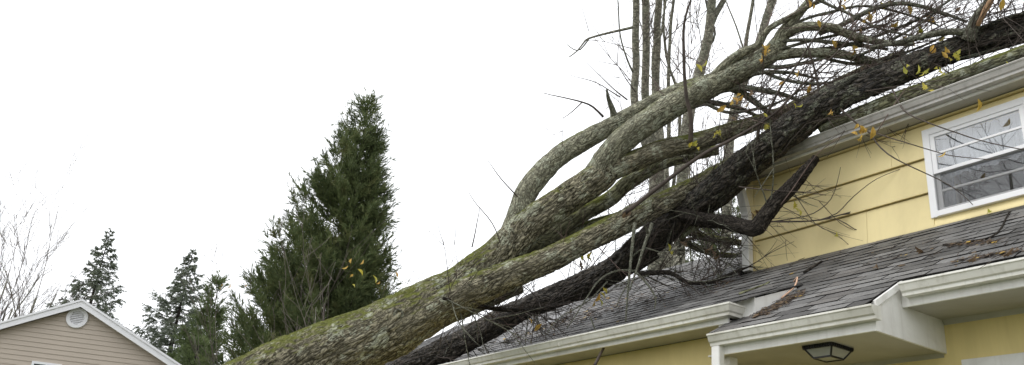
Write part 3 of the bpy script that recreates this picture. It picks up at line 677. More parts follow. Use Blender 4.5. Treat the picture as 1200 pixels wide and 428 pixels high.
for key, pts in {
  'b1': [(960, 40, 9.1, 2.8), (984, 30, 9, 3), (1008, 19, 8.95, 3), (1028, 10, 8.9, 2.8), (1056, 4, 8.8, 2.6), (1081, 8, 8.75, 2.4), (1101, 15, 8.7, 2.2), (1133, 26, 8.6, 1.6)],
  'b2': [(905, 50, 9.3, 2.2), (930, 47, 9.2, 2.2), (960, 48, 9.1, 2.2), (1000, 52, 9.05, 2.6), (1040, 58, 9, 2)],
  'b3': [(900, 60, 9.3, 2.2), (935, 52, 9.2, 2), (975, 42, 9.1, 1.8), (1015, 34, 9, 1.6), (1040, 29, 9, 1.6)],
  'b4': [(880, 75, 9.4, 3), (910, 78, 9.3, 2.6), (945, 74, 9.2, 2.2), (975, 66, 9.1, 1.6)],
  'b5': [(845, 105, 9.5, 4.5), (862, 104, 9.45, 4), (890, 106, 9.4, 3.4), (915, 110, 9.4, 2.8), (942, 119, 9.4, 2)],
  'b6': [(855, 103, 9.5, 4.5), (872, 112, 9.5, 4), (892, 126, 9.5, 3.4), (906, 136, 9.5, 2.6)],
  'b7': [(800, 128, 9.55, 4), (822, 122, 9.6, 4), (840, 122, 9.65, 3.5), (868, 128, 9.7, 2.8), (888, 137, 9.7, 2)],
  'b8': [(930, 30, 9.2, 2), (960, 33, 9.15, 1.8), (990, 42, 9.1, 2), (1025, 60, 9, 1.5)],
  'n1': [(940, 60, 9.2, 2.2), (985, 54, 9.1, 2.2), (1030, 42, 9, 2), (1075, 24, 8.9, 1.6), (1110, 4, 8.8, 1.2), (1130, -14, 8.8, .8)],
  'n2': [(950, 64, 9.2, 2), (1000, 74, 9.1, 2), (1050, 66, 9, 1.7), (1095, 48, 8.9, 1.3), (1130, 28, 8.8, .9)],
  'n3': [(925, 30, 9.25, 2), (965, 16, 9.1, 1.8), (1010, 8, 9, 1.6), (1060, 16, 8.9, 1.3), (1100, 30, 8.8, .9)],
  'n4': [(880, 78, 9.35, 2.4), (915, 92, 9.3, 2.2), (955, 98, 9.2, 1.9), (1000, 94, 9.1, 1.5), (1040, 84, 9.1, 1)],
  'n5': [(820, 118, 9.5, 2.2), (850, 132, 9.5, 2), (880, 130, 9.5, 1.7), (920, 116, 9.4, 1.3), (955, 92, 9.3, .9)],
  'n6': [(1000, 68, 9, 1.8), (1040, 50, 8.9, 1.6), (1080, 28, 8.8, 1.3), (1120, -6, 8.7, .9)],
  'n7': [(955, -2, 9.1, 2), (990, 14, 9, 1.8), (1030, 34, 8.9, 1.6), (1075, 44, 8.8, 1.2)],
  'b9': [(870, 90, 9.4, 3), (900, 84, 9.3, 2.6), (928, 85, 9.3, 2), (960, 92, 9.3, 1.5)]}.items():
    L(key, 'branch', pts, M['limb'], sides=10, step=.05, lump=.12, wob=.02)
L('stub', 'stub', [(720, 138, 10.1, 5), (717, 127, 10.05, 3.4), (713, 116, 10, 2.4), (711, 105, 9.95, 1.2)], M['pale_twig'], sides=12, step=.03, lump=.15)
# knot on the trunk
kp = P(466, 363, 8.62)
mb = MB(); ax = (CAM-kp); ax /= np.linalg.norm(ax); e1 = np.cross(ax, (0, 0, 1)); e1 /= np.linalg.norm(e1); e2 = np.cross(ax, e1)
# place the knot on the trunk surface
tp_, tr_ = paths['trunk']; i_ = np.argmin(np.linalg.norm(tp_-P(470, 378, 9.0), axis=1)); kd = P(466, 358, 8.5)-tp_[i_]; kd /= np.linalg.norm(kd); kp = tp_[i_]+kd*(tr_[i_]+.008)
Vk, Fk = [], []
for a in range(20):
    for q in range(8):
        A_, Q_ = 2*math.pi*a/20, 2*math.pi*q/8; rr = .036+.013*math.cos(Q_)+.004*math.sin(3*A_)
        Vk.append(kp+e1*rr*math.cos(A_)*1.15+e2*rr*math.sin(A_)+kd*.012*math.sin(Q_))
for a in range(20):
    for q in range(8): Fk.append([a*8+q, a*8+(q+1) % 8, ((a+1) % 20)*8+(q+1) % 8, ((a+1) % 20)*8+q])
mesh_obj('knot', Vk, Fk, M['limb'], oak, smooth=True, attr=np.array(Vk)-kp)

# ---- fallen black tree lying on the roof
blk = empty('fallen_dark_tree', (-17, 3.8, 0), 'dark wet black trunk lying over the lower roof and upper eave', 'fallen tree')
L('btrunk', 'trunk', [(440, 452, 11.25, 12), (500, 420, 11.1, 13), (540, 402, 11.0, 14), (576, 382, 10.95, 13.5), (612, 363, 10.85, 13), (654, 346, 10.7, 14), (700, 327, 10.45, 15), (734, 305, 10.25, 15.5), (762, 281, 10.1, 17), (801, 252, 9.85, 17.5), (837, 226, 9.6, 17.5), (867, 200, 9.4, 17.5), (900, 172, 9.15, 17.5), (934, 146, 8.95, 18), (965, 123, 8.8, 17), (1000, 106, 8.7, 15.5), (1040, 90, 8.6, 15), (1100, 65, 8.5, 14), (1150, 47, 8.4, 14.5), (1200, 31, 8.3, 15), (1280, 8, 8.2, 13)], M['black'], parent=blk,
  sides=100, step=.022, relief=.022, lump=.17, world=[(-17, 3.8, -.1, .34), (-14, 4.3, 1.9, .2)], ridge=(20, 7))
L('blimb', 'broken_limb', [(800, 252, 9.7, 9), (822, 257, 9.5, 8.5), (850, 260, 9.2, 8), (872, 266, 9.0, 8.5), (886, 267, 8.9, 9.5), (898, 252, 8.85, 9), (910, 236, 8.82, 8.5), (926, 220, 8.8, 8), (942, 202, 8.75, 7), (957, 185, 8.7, 4.5)], M['brownlimb'], parent=blk, sides=40, step=.022, relief=.014, lump=.16, ridge=(30, 8))
L('bstub', 'broken_stub', [(1134, 46, 8.35, 9), (1140, 33, 8.3, 7.5), (1146, 20, 8.25, 6.5), (1156, 6, 8.2, 5.5), (1164, -6, 8.15, 4)], M['limb'], parent=blk, sides=24, step=.03, relief=.006, lump=.15)
L('bstubw', 'torn_wood', [(1146, 30, 8.22, 2.5), (1151, 19, 8.17, 3.2), (1158, 7, 8.12, 3.4), (1166, -6, 8.07, 3)], M['wood'], parent=blk, sides=8, step=.03, lump=.3)
L('bmoss', 'branch', [(960, 150, 8.9, 7), (1000, 136, 8.72, 8), (1040, 120, 8.55, 8.5), (1072, 109, 8.4, 8.5), (1121, 91, 8.2, 8.5), (1161, 75, 8.05, 8), (1200, 61, 7.9, 8), (1270, 34, 7.7, 5)], M['oak_mossy'], parent=blk, sides=26, step=.03, relief=.006, lump=.12)
for key, pts, mm in (
  ('bb1', [(1140, 38, 8.3, 4), (1111, 38, 8.4, 4), (1080, 43, 8.5, 3.8), (1052, 50, 8.6, 3), (1020, 56, 8.7, 2)], 'limb'),
  ('bb2', [(1148, 34, 8.3, 3), (1165, 27, 8.25, 3), (1185, 20, 8.2, 3), (1210, 15, 8.1, 2.5)], 'black_lichen'),
  ('bb3', [(1120, 70, 8.4, 2.5), (1160, 60, 8.3, 2.4), (1205, 48, 8.2, 2)], 'black_lichen'),
  ('bb4', [(950, 128, 8.75, 4), (985, 102, 8.65, 4.5), (1015, 86, 8.6, 4), (1045, 74, 8.55, 3)], 'black_lichen'),
  ('bb5', [(770, 300, 10.0, 3.5), (747, 319, 9.8, 2.8), (784, 320, 9.5, 2.8), (807, 331, 9.35, 2.6), (834, 331, 9.3, 2.4), (864, 318, 9.3, 1.8), (880, 312, 9.3, 1)], 'brownlimb'),
  ('bb6', [(520, 350, 8.75, 2), (547, 355, 9.2, 2.8), (583, 362, 9.6, 2.8), (610, 364, 9.7, 2.6), (634, 363, 9.9, 2.4), (668, 354, 10.1, 1.8)], 'brownlimb'),
  ('bb7', [(820, 262, 9.7, 5), (800, 280, 9.9, 4), (830, 296, 10, 3.5), (862, 300, 10.1, 3)], 'oak_mossy'),
  ('bb8', [(790, 262, 10.1, 5), (820, 276, 10.3, 5), (850, 282, 10.4, 4.5), (885, 285, 10.6, 3)], 'oak_mossy')):
    L(key, 'branch', pts, M[mm], parent=blk, sides=12, step=.04, lump=.14, wob=.015)

# ---- twigs traced one by one
def twig(pts, parent, m='twig', key=None):
    o, p, r = limb('twig', pts, M[m], parent, sides=6, step=.07, lump=0, wob=.012)
    if key: paths[key] = (p, r)
    return p
def seq(xy, t0, t1, r0, r1):
    n = len(xy); return [(x, y, t0+(t1-t0)*i/(n-1), r0+(r1-r0)*i/(n-1)) for i, (x, y) in enumerate(xy)]
TW_ = []
def tw(xy, t0, t1, r0, r1, parent=blk, m='twig'): TW_.append(twig(seq(xy, t0, t1, r0*(.62 if parent is blk and m != 'pale_twig' and r0 < 1.95 else 1), r1*.8), parent, m))
tw([(985, 128), (1009, 149), (1021, 156), (1027, 166), (1041, 180), (1061, 192), (1099, 210), (1119, 222), (1140, 240)], 8.5, 7.5, 1.9, .6)
tw([(1021, 156), (1027, 156), (1053, 164), (1099, 179), (1121, 184), (1161, 187), (1185, 184)], 8.3, 7.3, 1.3, .5)
tw([(1046, 105), (1054, 122), (1064, 133), (1085, 143), (1121, 156), (1151, 166), (1199, 176), (1240, 180)], 8.4, 7.0, 1.6, .7)
tw([(890, 262), (904, 260), (951, 259), (981, 253), (1021, 240), (1045, 226), (1072, 214)], 8.9, 8.4, 1.8, .5)
tw([(951, 259), (981, 257), (1001, 268), (1029, 275), (1059, 276)], 8.7, 8.35, 1.1, .5)
tw([(904, 260), (930, 256), (953, 250), (973, 234), (981, 214), (985, 196)], 8.85, 8.6, 1.1, .4)
tw([(960, 258), (981, 250), (1001, 230), (1027, 210), (1060, 196)], 8.7, 8.3, 1.1, .4)
tw([(866, 219), (890, 222), (910, 224), (940, 225), (968, 229)], 8.95, 8.6, 1.3, .5)
tw([(930, 226), (955, 262), (980, 275), (1000, 292)], 8.75, 8.5, .8, .4)
tw([(960, 236), (985, 262), (1010, 272)], 8.75, 8.5, .7, .4)
tw([(1021, 240), (1040, 226), (1050, 213), (1052, 205)], 8.57, 8.5, .8, .4)
tw([(985, 252), (1010, 249), (1050, 247), (1098, 242)], 8.65, 8.4, .8, .4)
tw([(915, 240), (940, 205), (960, 178), (985, 160)], 8.6, 8.4, .9, .4, m='redtwig')
tw([(1027, 156), (1044, 128), (1060, 106), (1075, 92)], 8.3, 8.2, 1, .5, m='redtwig')
tw([(809, 168), (810, 150), (809, 132), (805, 116), (802, 80), (801, 40), (804, 18), (812, -8)], 9.3, 9.2, 3, 1.4, parent=oak)
tw([(888, 168), (889, 150), (901, 130), (915, 102), (931, 80), (955, 44), (985, 5)], 9.1, 8.8, 2.2, .7, parent=oak)
tw([(731, 251), (767, 223), (821, 183), (857, 164), (885, 148), (911, 130), (947, 92), (985, 58), (1010, 22)], 9.4, 8.7, 2.7, .7, parent=oak)
tw([(958, 125), (959, 100), (951, 70), (940, 40)], 8.8, 8.8, 2.2, .8)
tw([(959, 101), (979, 88), (1000, 70), (1018, 48)], 8.8, 8.6, 1.6, .6)
tw([(612, 236), (587, 210), (570, 186)], 9.6, 9.3, .9, .3, parent=oak)
tw([(707, 137), (695, 126), (682, 120), (660, 114), (637, 109)], 10, 9.8, 1.5, .5, parent=oak)
tw([(682, 120), (670, 131), (659, 139)], 9.95, 9.8, .9, .4, parent=oak)
tw([(735, 117), (714, 100), (687, 73)], 10.2, 9.9, 1.0, .3, parent=oak)
tw([(745, 108), (732, 90), (718, 66)], 10.2, 10, .9, .3, parent=oak)
tw([(727, 114), (700, 98), (668, 88)], 10.2, 9.9, .8, .3, parent=oak)
tw([(592, 300), (576, 262), (556, 236), (548, 222)], 9.3, 9, .8, .3, parent=oak)
tw([(553, 290), (558, 262), (563, 240)], 9.2, 9.1, .8, .3, parent=oak)
tw([(697, 428), (707, 410), (716, 392)], 8.2, 8.6, 2.0, 1.5)
# pale lichened twigs over the roof
for xy, r in (([(744, 262), (742, 278), (739, 313), (736, 345), (733, 377)], 2.6), ([(764, 262), (756, 285), (747, 315), (738, 340)], 2.4), ([(745, 318), (725, 317), (705, 326), (690, 344), (664, 385)], 1.6),
              ([(746, 320), (758, 332), (768, 348), (767, 362)], 1.7), ([(760, 275), (757, 268), (750, 258)], 2.0), ([(738, 330), (728, 348), (722, 360)], 1.0), ([(692, 372), (700, 392), (709, 403)], 1.0), ([(712, 330), (690, 352), (655, 372), (640, 392)], 1.1), ([(742, 300), (757, 290), (775, 296), (800, 290)], 1.2)):
    tw(xy, 9.3, 9.0, r, r*.5, m='pale_twig')

# ---- fine twigs, too many to pick apart
def shoots(W, base, d, length, r, depth, spread=.5, seed=0, droop=0.0, sides=4):
    n = 4; pts = [np.array(base)]; dd = np.array(d, float); dd /= np.linalg.norm(dd)
    for i in range(n):
        dd = dd+rng.normal(0, .075, 3)+np.array([0, 0, droop]); dd /= np.linalg.norm(dd); pts.append(pts[-1]+dd*length/n)
    V, Fc, A, p, rr = tube(pts, np.linspace(r, r*.35, n+1), sides, length/n*.9, seed=seed); W.add(V, Fc, A)
    if depth > 0:
        for k in range(int(rng.integers(2, 5))):
            i = int(len(p)*rng.uniform(.25, .95)); i = min(i, len(p)-1)
            nd = dd+rng.normal(0, spread, 3); shoots(W, p[i], nd, length*rng.uniform(.35, .65), max(r*.6, .0016), depth-1, spread, seed, droop, sides)
def along(keys, count, W, lo, hi, base_d, len_=(.35, 1.0), r=(.003, .006), depth=1, jitter=.6, spread=.5, droop=0.0):
    for k in range(count):
        p, rr = paths[keys[int(rng.integers(len(keys)))]]; i = int(len(p)*rng.uniform(lo, hi)); i = min(i, len(p)-1)
        d = np.array(base_d)+rng.normal(0, jitter, 3); shoots(W, p[i], d, rng.uniform(*len_), rng.uniform(*r), depth, spread, k, droop)
right = RGT*1.0
W = Wood(); along(['a1a', 'a1a2', 'a1a3', 'a1a4', 'b1', 'b2', 'b3', 'b4', 'b8', 'b9', 'n1', 'n2', 'n3', 'n4', 'n6', 'n7'], 110, W, .25, 1, RGT*.7+UPV*.5, (.5, 1.4), (.0042, .0075), 2, .5)
along(['b5', 'b6', 'b7', 'a1b', 'n5', 'n4'], 90, W, .2, 1, RGT*.6+UPV*.4, (.3, 1.0), (.004, .007), 1, .7)
along(['a0', 'a1a'], 12, W, .3, .8, UPV*.9+RGT*-.4, (.3, .8), (.003, .005), 1, .4)
along(['a4', 'a6', 'a3', 'a5'], 60, W, .4, 1, RGT*.6+UPV*.3, (.3, .9), (.004, .006), 1, .7)
W.build('fine_twigs', M['redtwig'], oak, 'stuff')
W = Wood(); along(['btrunk'], 70, W, .62, .98, UPV*.8+RGT*.5, (.4, 1.3), (.004, .0075), 2, .5)
along(['btrunk'], 120, W, .32, .62, RGT*.5-UPV*.35, (.3, 1.0), (.004, .007), 1, .6)
along(['bb1', 'bb2', 'bb3', 'bstub'], 70, W, .1, 1, UPV*.8+RGT*.4, (.3, 1.0), (.004, .007), 1, .6)
along(['bb5', 'bb6', 'bb7', 'bb8'], 170, W, .05, 1, RGT*.4+UPV*.15, (.25, .9), (.004, .007), 1, .6)
along(['bmoss'], 60, W, .05, .9, RGT*.5+UPV*.2, (.2, .7), (.0035, .006), 1, .7)
along(['blimb'], 16, W, .3, .9, RGT*.9-UPV*.1, (.3, .9), (.003, .0045), 1, .5)
W.build('fine_twigs', M['twig'], blk, 'stuff')
W = Wood(); along(['bb5', 'bb7', 'bb8', 'blimb', 'bb6'], 60, W, .0, .8, RGT*.3-UPV*.2, (.3, 1.0), (.0045, .009), 1, .7)
along(['btrunk'], 50, W, .36, .6, RGT*.4-UPV*.35, (.4, 1.1), (.005, .009), 1, .5); W.build('dead_twigs', M['pale_twig'], blk, 'stuff')

# ------------------------------------------------------------------ leaves, each one an object
def leaf_mesh(kind, mname, sc):
    if kind == 0:      # lobed maple-like
        prof = [(0, -.5), (.05, -.30), (.17, -.32), (.10, -.16), (.30, -.06), (.16, .04), (.27, .22), (.12, .22), (.10, .40), (0, .56)]
    else: prof = [(0, -.5), (.12, -.3), (.22, -.05), (.20, .2), (.10, .42), (0, .56)]
    V = []; n = len(prof)
    for x, y in prof: V.append((x*sc, y*sc, -.5*sc*abs(x)+.5*sc*y*y+.2*sc*x*y))
    for x, y in prof[1:-1]: V.append((-x*sc, y*sc, -.75*sc*abs(x)+.5*sc*y*y))
    cidx = len(V); V.append((0, 0, .02*sc))
    loop = list(range(n))+list(range(n+n-3, n-1, -1)); F_ = [(loop[i], loop[(i+1) % len(loop)], cidx) for i in range(len(loop))]
    b = len(V); V += [(0, -.5*sc, .06*sc), (.008*sc, -.85*sc, .2*sc), (-.008*sc, -.85*sc, .2*sc)]; F_.append((b, b+1, b+2))
    me = bpy.data.meshes.new('leaf'); me.from_pydata(V, [], F_); me.materials.append(M[mname]); return me
LM = {c: [leaf_mesh(k, c, s) for k, s in ((0, .10), (0, .08), (1, .10), (1, .07))] for c in ('leaf_y', 'leaf_g', 'leaf_b')}
def leaf(px, py, t, parent, c='leaf_y', n=1, spread=4, s=1.0):
    for k in range(n):
        q = P(px+random.gauss(0, spread) if k else px, py+random.gauss(0, spread) if k else py, t+random.uniform(-.08, .08))
        inst('leaf', random.choice(LM[c]), q, parent, rot=(random.uniform(.5, 2.2), random.uniform(-.9, .9), random.uniform(-2.6, .6)), scale=[s*random.uniform(.75, 1.2)]*3)
for x, y, n, c in ((949, 6, 3, 'leaf_y'), (1020, 20, 4, 'leaf_y'), (1037, 9, 3, 'leaf_g'), (1079, 37, 3, 'leaf_g'), (1059, 48, 2, 'leaf_y'), (1069, 43, 2, 'leaf_y'), (899, 55, 4, 'leaf_y'), (893, 70, 2, 'leaf_y'), (935, 85, 2, 'leaf_y'), (1091, 20, 3, 'leaf_y'), (989, 9, 2, 'leaf_y'), (857, 121, 3, 'leaf_y'), (866, 117, 4, 'leaf_y'), (1037, 83, 1, 'leaf_y'), (970, 115, 1, 'leaf_b'), (814, 170, 4, 'leaf_g'), (837, 159, 3, 'leaf_g'), (731, 253, 2, 'leaf_b'), (820, 80, 2, 'leaf_g'), (860, 140, 1, 'leaf_b'), (880, 152, 1, 'leaf_b'), (900, 147, 3, 'leaf_g'), (1008, 36, 1, 'leaf_y'), (1122, 12, 1, 'leaf_b'), (960, 28, 1, 'leaf_y'), (978, 52, 1, 'leaf_y'), (1000, 62, 2, 'leaf_y'), (1045, 30, 2, 'leaf_y'), (1066, 12, 1, 'leaf_y'), (1100, 40, 2, 'leaf_g'), (915, 98, 1, 'leaf_y'), (948, 105, 2, 'leaf_y'), (880, 110, 1, 'leaf_b'), (1010, 82, 1, 'leaf_b'), (1052, 72, 1, 'leaf_y'), (845, 128, 1, 'leaf_y')):
    leaf(x, y, 8.95 if x > 880 else 9.2, oak, c, n)
for x, y, n, c, t in ((1094, 60, 2, 'leaf_y', 8.2), (1121, 67, 5, 'leaf_g', 8.15), (1111, 60, 3, 'leaf_y', 8.2), (1101, 82, 4, 'leaf_g', 8.1), (1084, 84, 3, 'leaf_g', 8.1), (1061, 83, 2, 'leaf_g', 8.2), (1084, 102, 2, 'leaf_g', 8.0), (1181, 75, 2, 'leaf_g', 7.7), (1147, 124, 1, 'leaf_y', 7.6), (975, 133, 2, 'leaf_y', 8.5), (932, 124, 2, 'leaf_g', 8.65), (1012, 153, 6, 'leaf_y', 8.2), (1004, 148, 2, 'leaf_y', 8.2), (1008, 162, 2, 'leaf_y', 8.2), (1174, 6, 2, 'leaf_y', 8.1), (934, 246, 3, 'leaf_g', 8.7), (882, 252, 2, 'leaf_b', 9), (828, 296, 3, 'leaf_b', 9.4), (836, 300, 2, 'leaf_b', 9.4), (786, 296, 3, 'leaf_g', 9.5), (806, 281, 2, 'leaf_b', 9.6), (707, 346, 3, 'leaf_g', 9.6), (700, 350, 2, 'leaf_y', 9.6), (622, 376, 1, 'leaf_y', 9.8), (630, 384, 1, 'leaf_y', 9.8), (690, 300, 3, 'leaf_g', 10), (680, 310, 2, 'leaf_b', 10), (980, 275, 1, 'leaf_g', 8.5), (1104, 182, 1, 'leaf_y', 7.6)):
    leaf(x, y, t, blk, c, n)

# ------------------------------------------------------------------ litter lying on the roof
def roofpt(px, py, lift=.02):
    v = ray(px, py); t = (ZJ-SL*YW)/(v[2]-SL*v[1]); q = CAM+v*t; q[2] += lift; return q
for lab, pts, r, mm in (('short bent pale broken stick on the roof beside the porch eave', [(916, 352), (931, 341), (935, 333), (930, 333)], .008, 'palewood'),
                  ('dark bark strip lying on shingles below the yellow siding corner', [(943, 322), (952, 316), (963, 309)], .018, 'brownlimb'),
                  ('thin mossy stick lying on shingles above the main gutter end', [(866, 347), (882, 341), (902, 333)], .013, 'oak_mossy'),
                  ('long dark twig lying on shingles below the upper window', [(1106, 290), (1135, 286), (1166, 278), (1184, 251)], .010, 'brownlimb')):
    C = [roofpt(a, c, .02) for a, c in pts]
    if 'bent pale' in lab: C[2][2] += .04; C[1][2] += .02
    V, Fc, A, p, r_ = tube(C, np.linspace(r, r*.6, len(C)), 7, .03, lump=.25, seed=5, wob=.006)
    tag(mesh_obj('fallen_stick', V, Fc, M[mm], smooth=True, attr=A), lab, 'stick')
loose = [(668, 368, 'leaf_b', 'tan curled leaf on the roof close under the dark trunk'), (712, 352, 'leaf_y', 'yellow leaf on the roof beside the hanging pale twigs'), (690, 372, 'leaf_b', 'brown leaf on the roof between the hanging pale twigs and gutter'), (1079, 299, 'leaf_b', 'brown curled leaf on shingles midway below the upper window'), (1140, 309, 'leaf_b', 'brown leaf caught on shingles by the right gutter'), (1181, 303, 'leaf_b', 'brown leaf against the right gutter near the picture edge'), (1159, 253, 'leaf_g', 'green yellow leaf on shingles just under the upper window'), (1027, 318, 'leaf_b', 'brown leaf on shingles above the porch roof end')]
for px, py, c, lab in loose:
    q = roofpt(px, py, .035); o = inst('fallen_leaf', LM[c][0], q, None, rot=(random.uniform(.2, .8), random.uniform(-.4, .4), random.uniform(0, 6)), scale=[.95]*3); tag(o, lab, 'leaf')
mb = MB()
def litter(px0, py0, px1, py1, n, w, lift=.0):
    for k in range(n):
        f = random.random(); q = roofpt(px0+(px1-px0)*f+random.gauss(0, w), py0+(py1-py0)*f+random.gauss(0, w*.35), .012+random.random()*.02+lift)
        a = random.uniform(0, 6.3); l = random.uniform(.016, .05); d = np.array([math.cos(a), math.sin(a)*ca, math.sin(a)*sa+random.uniform(-.2, .3)])*l
        if random.random() < .55: mb.bar(q-d, q+d, random.uniform(.0015, .004), m=0, n=3)
        else:
            e = np.cross(d, (0, -sa, ca)); mb.add([q-d*.6, q+e*.5, q+d*.6, q-e*.5], [(0, 1, 2, 3)], m=1 if random.random() < .9 else 2)
litter(884, 374, 940, 346, 260, 3.2); litter(1110, 291, 1170, 284, 70, 3); litter(1120, 309, 1196, 296, 70, 2)
litter(585, 404, 760, 350, 620, 9, .02); litter(700, 372, 860, 330, 150, 14); litter(880, 310, 1190, 300, 60, 30)
tag(mb.build('leaf_litter', [M['twig'], M['leaf_b'], M['leaf_y']]), 'brown leaf and twig litter scattered on the shingle roof', 'leaf litter', kind='stuff')
# torn curled shingles pushed up by the dark trunk
for k, (px, py, lab) in enumerate(((652, 377, 'torn grey shingle curled up beside orange leaf under the trunk'), (622, 389, 'torn grey shingle piece lying below the dark trunk'), (592, 402, 'torn shingle piece nearest the gutter under the dark trunk'))):
    q = roofpt(px, py, .06); mb = MB(); n = 5; V = []
    for i in range(n+1):
        f = i/n-.5
        for sgn in (-1, 1): V.append(q+np.array([f*.46, sgn*.05+.03*math.sin(i), .03*math.sin(i*1.3+k)+sgn*.085+f*.09]))
    mb.add(V, [(2*i, 2*i+2, 2*i+3, 2*i+1) for i in range(n)]); mb.add([v-np.array([0, 0, .008]) for v in V], [(2*i+1, 2*i+3, 2*i+2, 2*i) for i in range(n)])
    tag(mb.build('torn_shingle', M['torn']), lab, 'shingle')

# ------------------------------------------------------------------ background trees
def slivers(base, tips, width, droop=.0):
    base = np.asarray(base); tips = np.asarray(tips); d = tips-base; ln = np.linalg.norm(d, axis=1)[:, None]+1e-9
    s = np.cross(d/ln, rng.normal(0, 1, d.shape)); s /= np.linalg.norm(s, axis=1)[:, None]+1e-9
    mid = base+d*.45; V = np.stack([base, mid+s*width[:, None], tips, mid-s*width[:, None]], 1).reshape(-1, 3)
    F_ = np.arange(len(V)).reshape(-1, 4).tolist(); return V, F_
def at_base(px, py, t):
    q = P(px, py, t); return np.array([q[0], q[1], 0.0]), q[2]
def crown_obj(parent, B, T_, wd, m, name='crown'):
    V, F_ = slivers(np.vstack(B), np.vstack(T_), np.concatenate(wd)); return mesh_obj(name, V, F_, m, parent)
def cedar(px, py, t, rad, label, m='cedar', nb=520, group=None, prof=1.0, leaf_len=(.07, .16), zmin=1.0, dens=1.0):
    b0, H = at_base(px, py, t); e = empty('cedar_tree', b0, label, 'tree', group)
    W = Wood(); V, Fc, A, p, r = tube([b0+(0, 0, -.1), b0+(0, 0, H*.5), b0+(.05, 0, H-.1)], [.16*H/10, .10*H/10, .012], 10, .5); W.add(V, Fc, A); W.build('trunk', M['brownlimb'], e)
    WB = Wood(); B, T_, wd = [], [], []
    for k in range(nb):
        h = zmin+(H-zmin)*(1-(1-rng.random())**.75) if k > 8 else H-.25*rng.random()
        f = (H-h)/(H-zmin); R = rad*(min(1, (f*1.55)**.80))*rng.uniform(.6, 1.12)*prof+.06
        az = rng.uniform(0, 2*np.pi); out = np.array([math.cos(az), math.sin(az), 0]); n = 7; R *= 1-.20*float(out@(R0))
        ts_ = np.linspace(0, 1, n); rise = R*rng.uniform(.5, 1.0)+.1
        pts = b0+np.array([0, 0, h-rise*.6])+out*(ts_[:, None]*R)+np.array([0, 0, 1.])*(rise*ts_**1.6)[:, None]
        pts += rng.normal(0, .015, pts.shape)
        if k % 2 == 0:
            V, Fc, A, p, r = tube(pts, np.linspace(.012, .003, n), 4, .2); WB.add(V, Fc, A)
        nbl = int(max(5, 28*R/ .9)*dens)
        q = rng.uniform(.25, 1.0, nbl); bp = np.stack([np.interp(q, ts_, pts[:, i]) for i in range(3)], 1)
        dl = out*.55+np.array([0, 0, .75])+rng.normal(0, .42, (nbl, 3)); dl /= np.linalg.norm(dl, axis=1)[:, None]; bl = rng.uniform(.12, .34, nbl)
        for j in range(14):
            u = rng.uniform(.0, 1, nbl); s0 = bp+dl*(bl*u)[:, None]; dd = dl+rng.normal(0, .30, (nbl, 3)); dd /= np.linalg.norm(dd, axis=1)[:, None]
            B.append(s0); T_.append(s0+dd*rng.uniform(*leaf_len, nbl)[:, None]); wd.append(rng.uniform(.005, .0095, nbl)*t/19)
    WB.build('branches', M['brownlimb'], e, 'stuff'); crown_obj(e, B, T_, wd, M[m]); return e
def spruce(px, py, t, rad, label, nb=150, m='spruce', sparse=1.0, zmin=1.2, up=.25, group=None):
    b0, H = at_base(px, py, t); e = empty('spruce_tree', b0, label, 'tree', group)
    W = Wood(); V, Fc, A, p, r = tube([b0+(0, 0, -.1), b0+(0, 0, H*.5), b0+(0, 0, H)], [.17*H/10, .09*H/10, .008], 9, .5); W.add(V, Fc, A); W.build('trunk', M['brownlimb'], e)
    WB = Wood(); B, T_, wd = [], [], []
    for k in range(nb):
        f = (k+rng.random())/nb; h = H-.05-(H-zmin)*f**.92; R = (.05+rad*f**.95)*rng.uniform(.6, 1.15)
        az = k*2.4+rng.normal(0, .4); out = np.array([math.cos(az), math.sin(az), 0]); n = 7; ts_ = np.linspace(0, 1, n)
        zz = (up*ts_*(1-f*.9)+.18*ts_**2.5-.35*f*np.sin(ts_*2.6)*.6)*R
        pts = b0+np.array([0, 0, h])+out*(ts_*R)[:, None]+np.array([0, 0, 1.])*zz[:, None]
        V, Fc, A, p, r = tube(pts, np.linspace(.016, .003, n), 4, .25); WB.add(V, Fc, A)
        nbl = int((3+19*R)*sparse); q = rng.uniform(.15, 1, nbl)**.8; bp = np.stack([np.interp(q, ts_, pts[:, i]) for i in range(3)], 1)
        side = np.cross(out, (0, 0, 1.)); dl = out*.5+side*rng.choice([-1, 1], nbl)[:, None]*.6+np.array([0, 0, -.35])*rng.uniform(0, 1.6, nbl)[:, None]+rng.normal(0, .2, (nbl, 3)); dl /= np.linalg.norm(dl, axis=1)[:, None]
        bl = rng.uniform(.12, .36, nbl)*min(1.2, .18+R*.9)
        for j in range(22):
            u = rng.uniform(0, 1, nbl); s0 = bp+dl*(bl*u)[:, None]; dd = dl*1.0+rng.normal(0, .38, (nbl, 3)); dd /= np.linalg.norm(dd, axis=1)[:, None]
            B.append(s0); T_.append(s0+dd*rng.uniform(.06, .13, nbl)[:, None]); wd.append(rng.uniform(.008, .014, nbl))
    WB.build('branches', M['brownlimb'], e, 'stuff'); crown_obj(e, B, T_, wd, M[m]); return e
cedar(431, 122, 19.0, 1.58, 'tall dense dark green cedar standing behind the mossy trunk', nb=900, dens=1.25)
spruce(130, 268, 33.0, 3.4, 'sparse dark spruce rising behind the tan gable roof', nb=230)
spruce(227, 291, 35.0, 4.3, 'feathery tiered spruce right of the tan gable roof', nb=280)
cedar(257, 330, 30.0, 1.15, 'lighter green rounded conifer in front of the feathery spruce', m='spruce2', nb=330, leaf_len=(.09, .20))
cedar(232, 404, 27.0, 1.3, 'low green conifer directly beside the tan roof slope', m='spruce2', nb=260, leaf_len=(.09, .20))
cedar(845, 205, 17.5, 1.3, 'evergreen glimpsed between the dark trunk and the upper wall', m='cedar', nb=260)
cedar(790, 290, 18.5, 1.2, 'low evergreen glimpsed above the far roof ridge', m='cedar', nb=160)

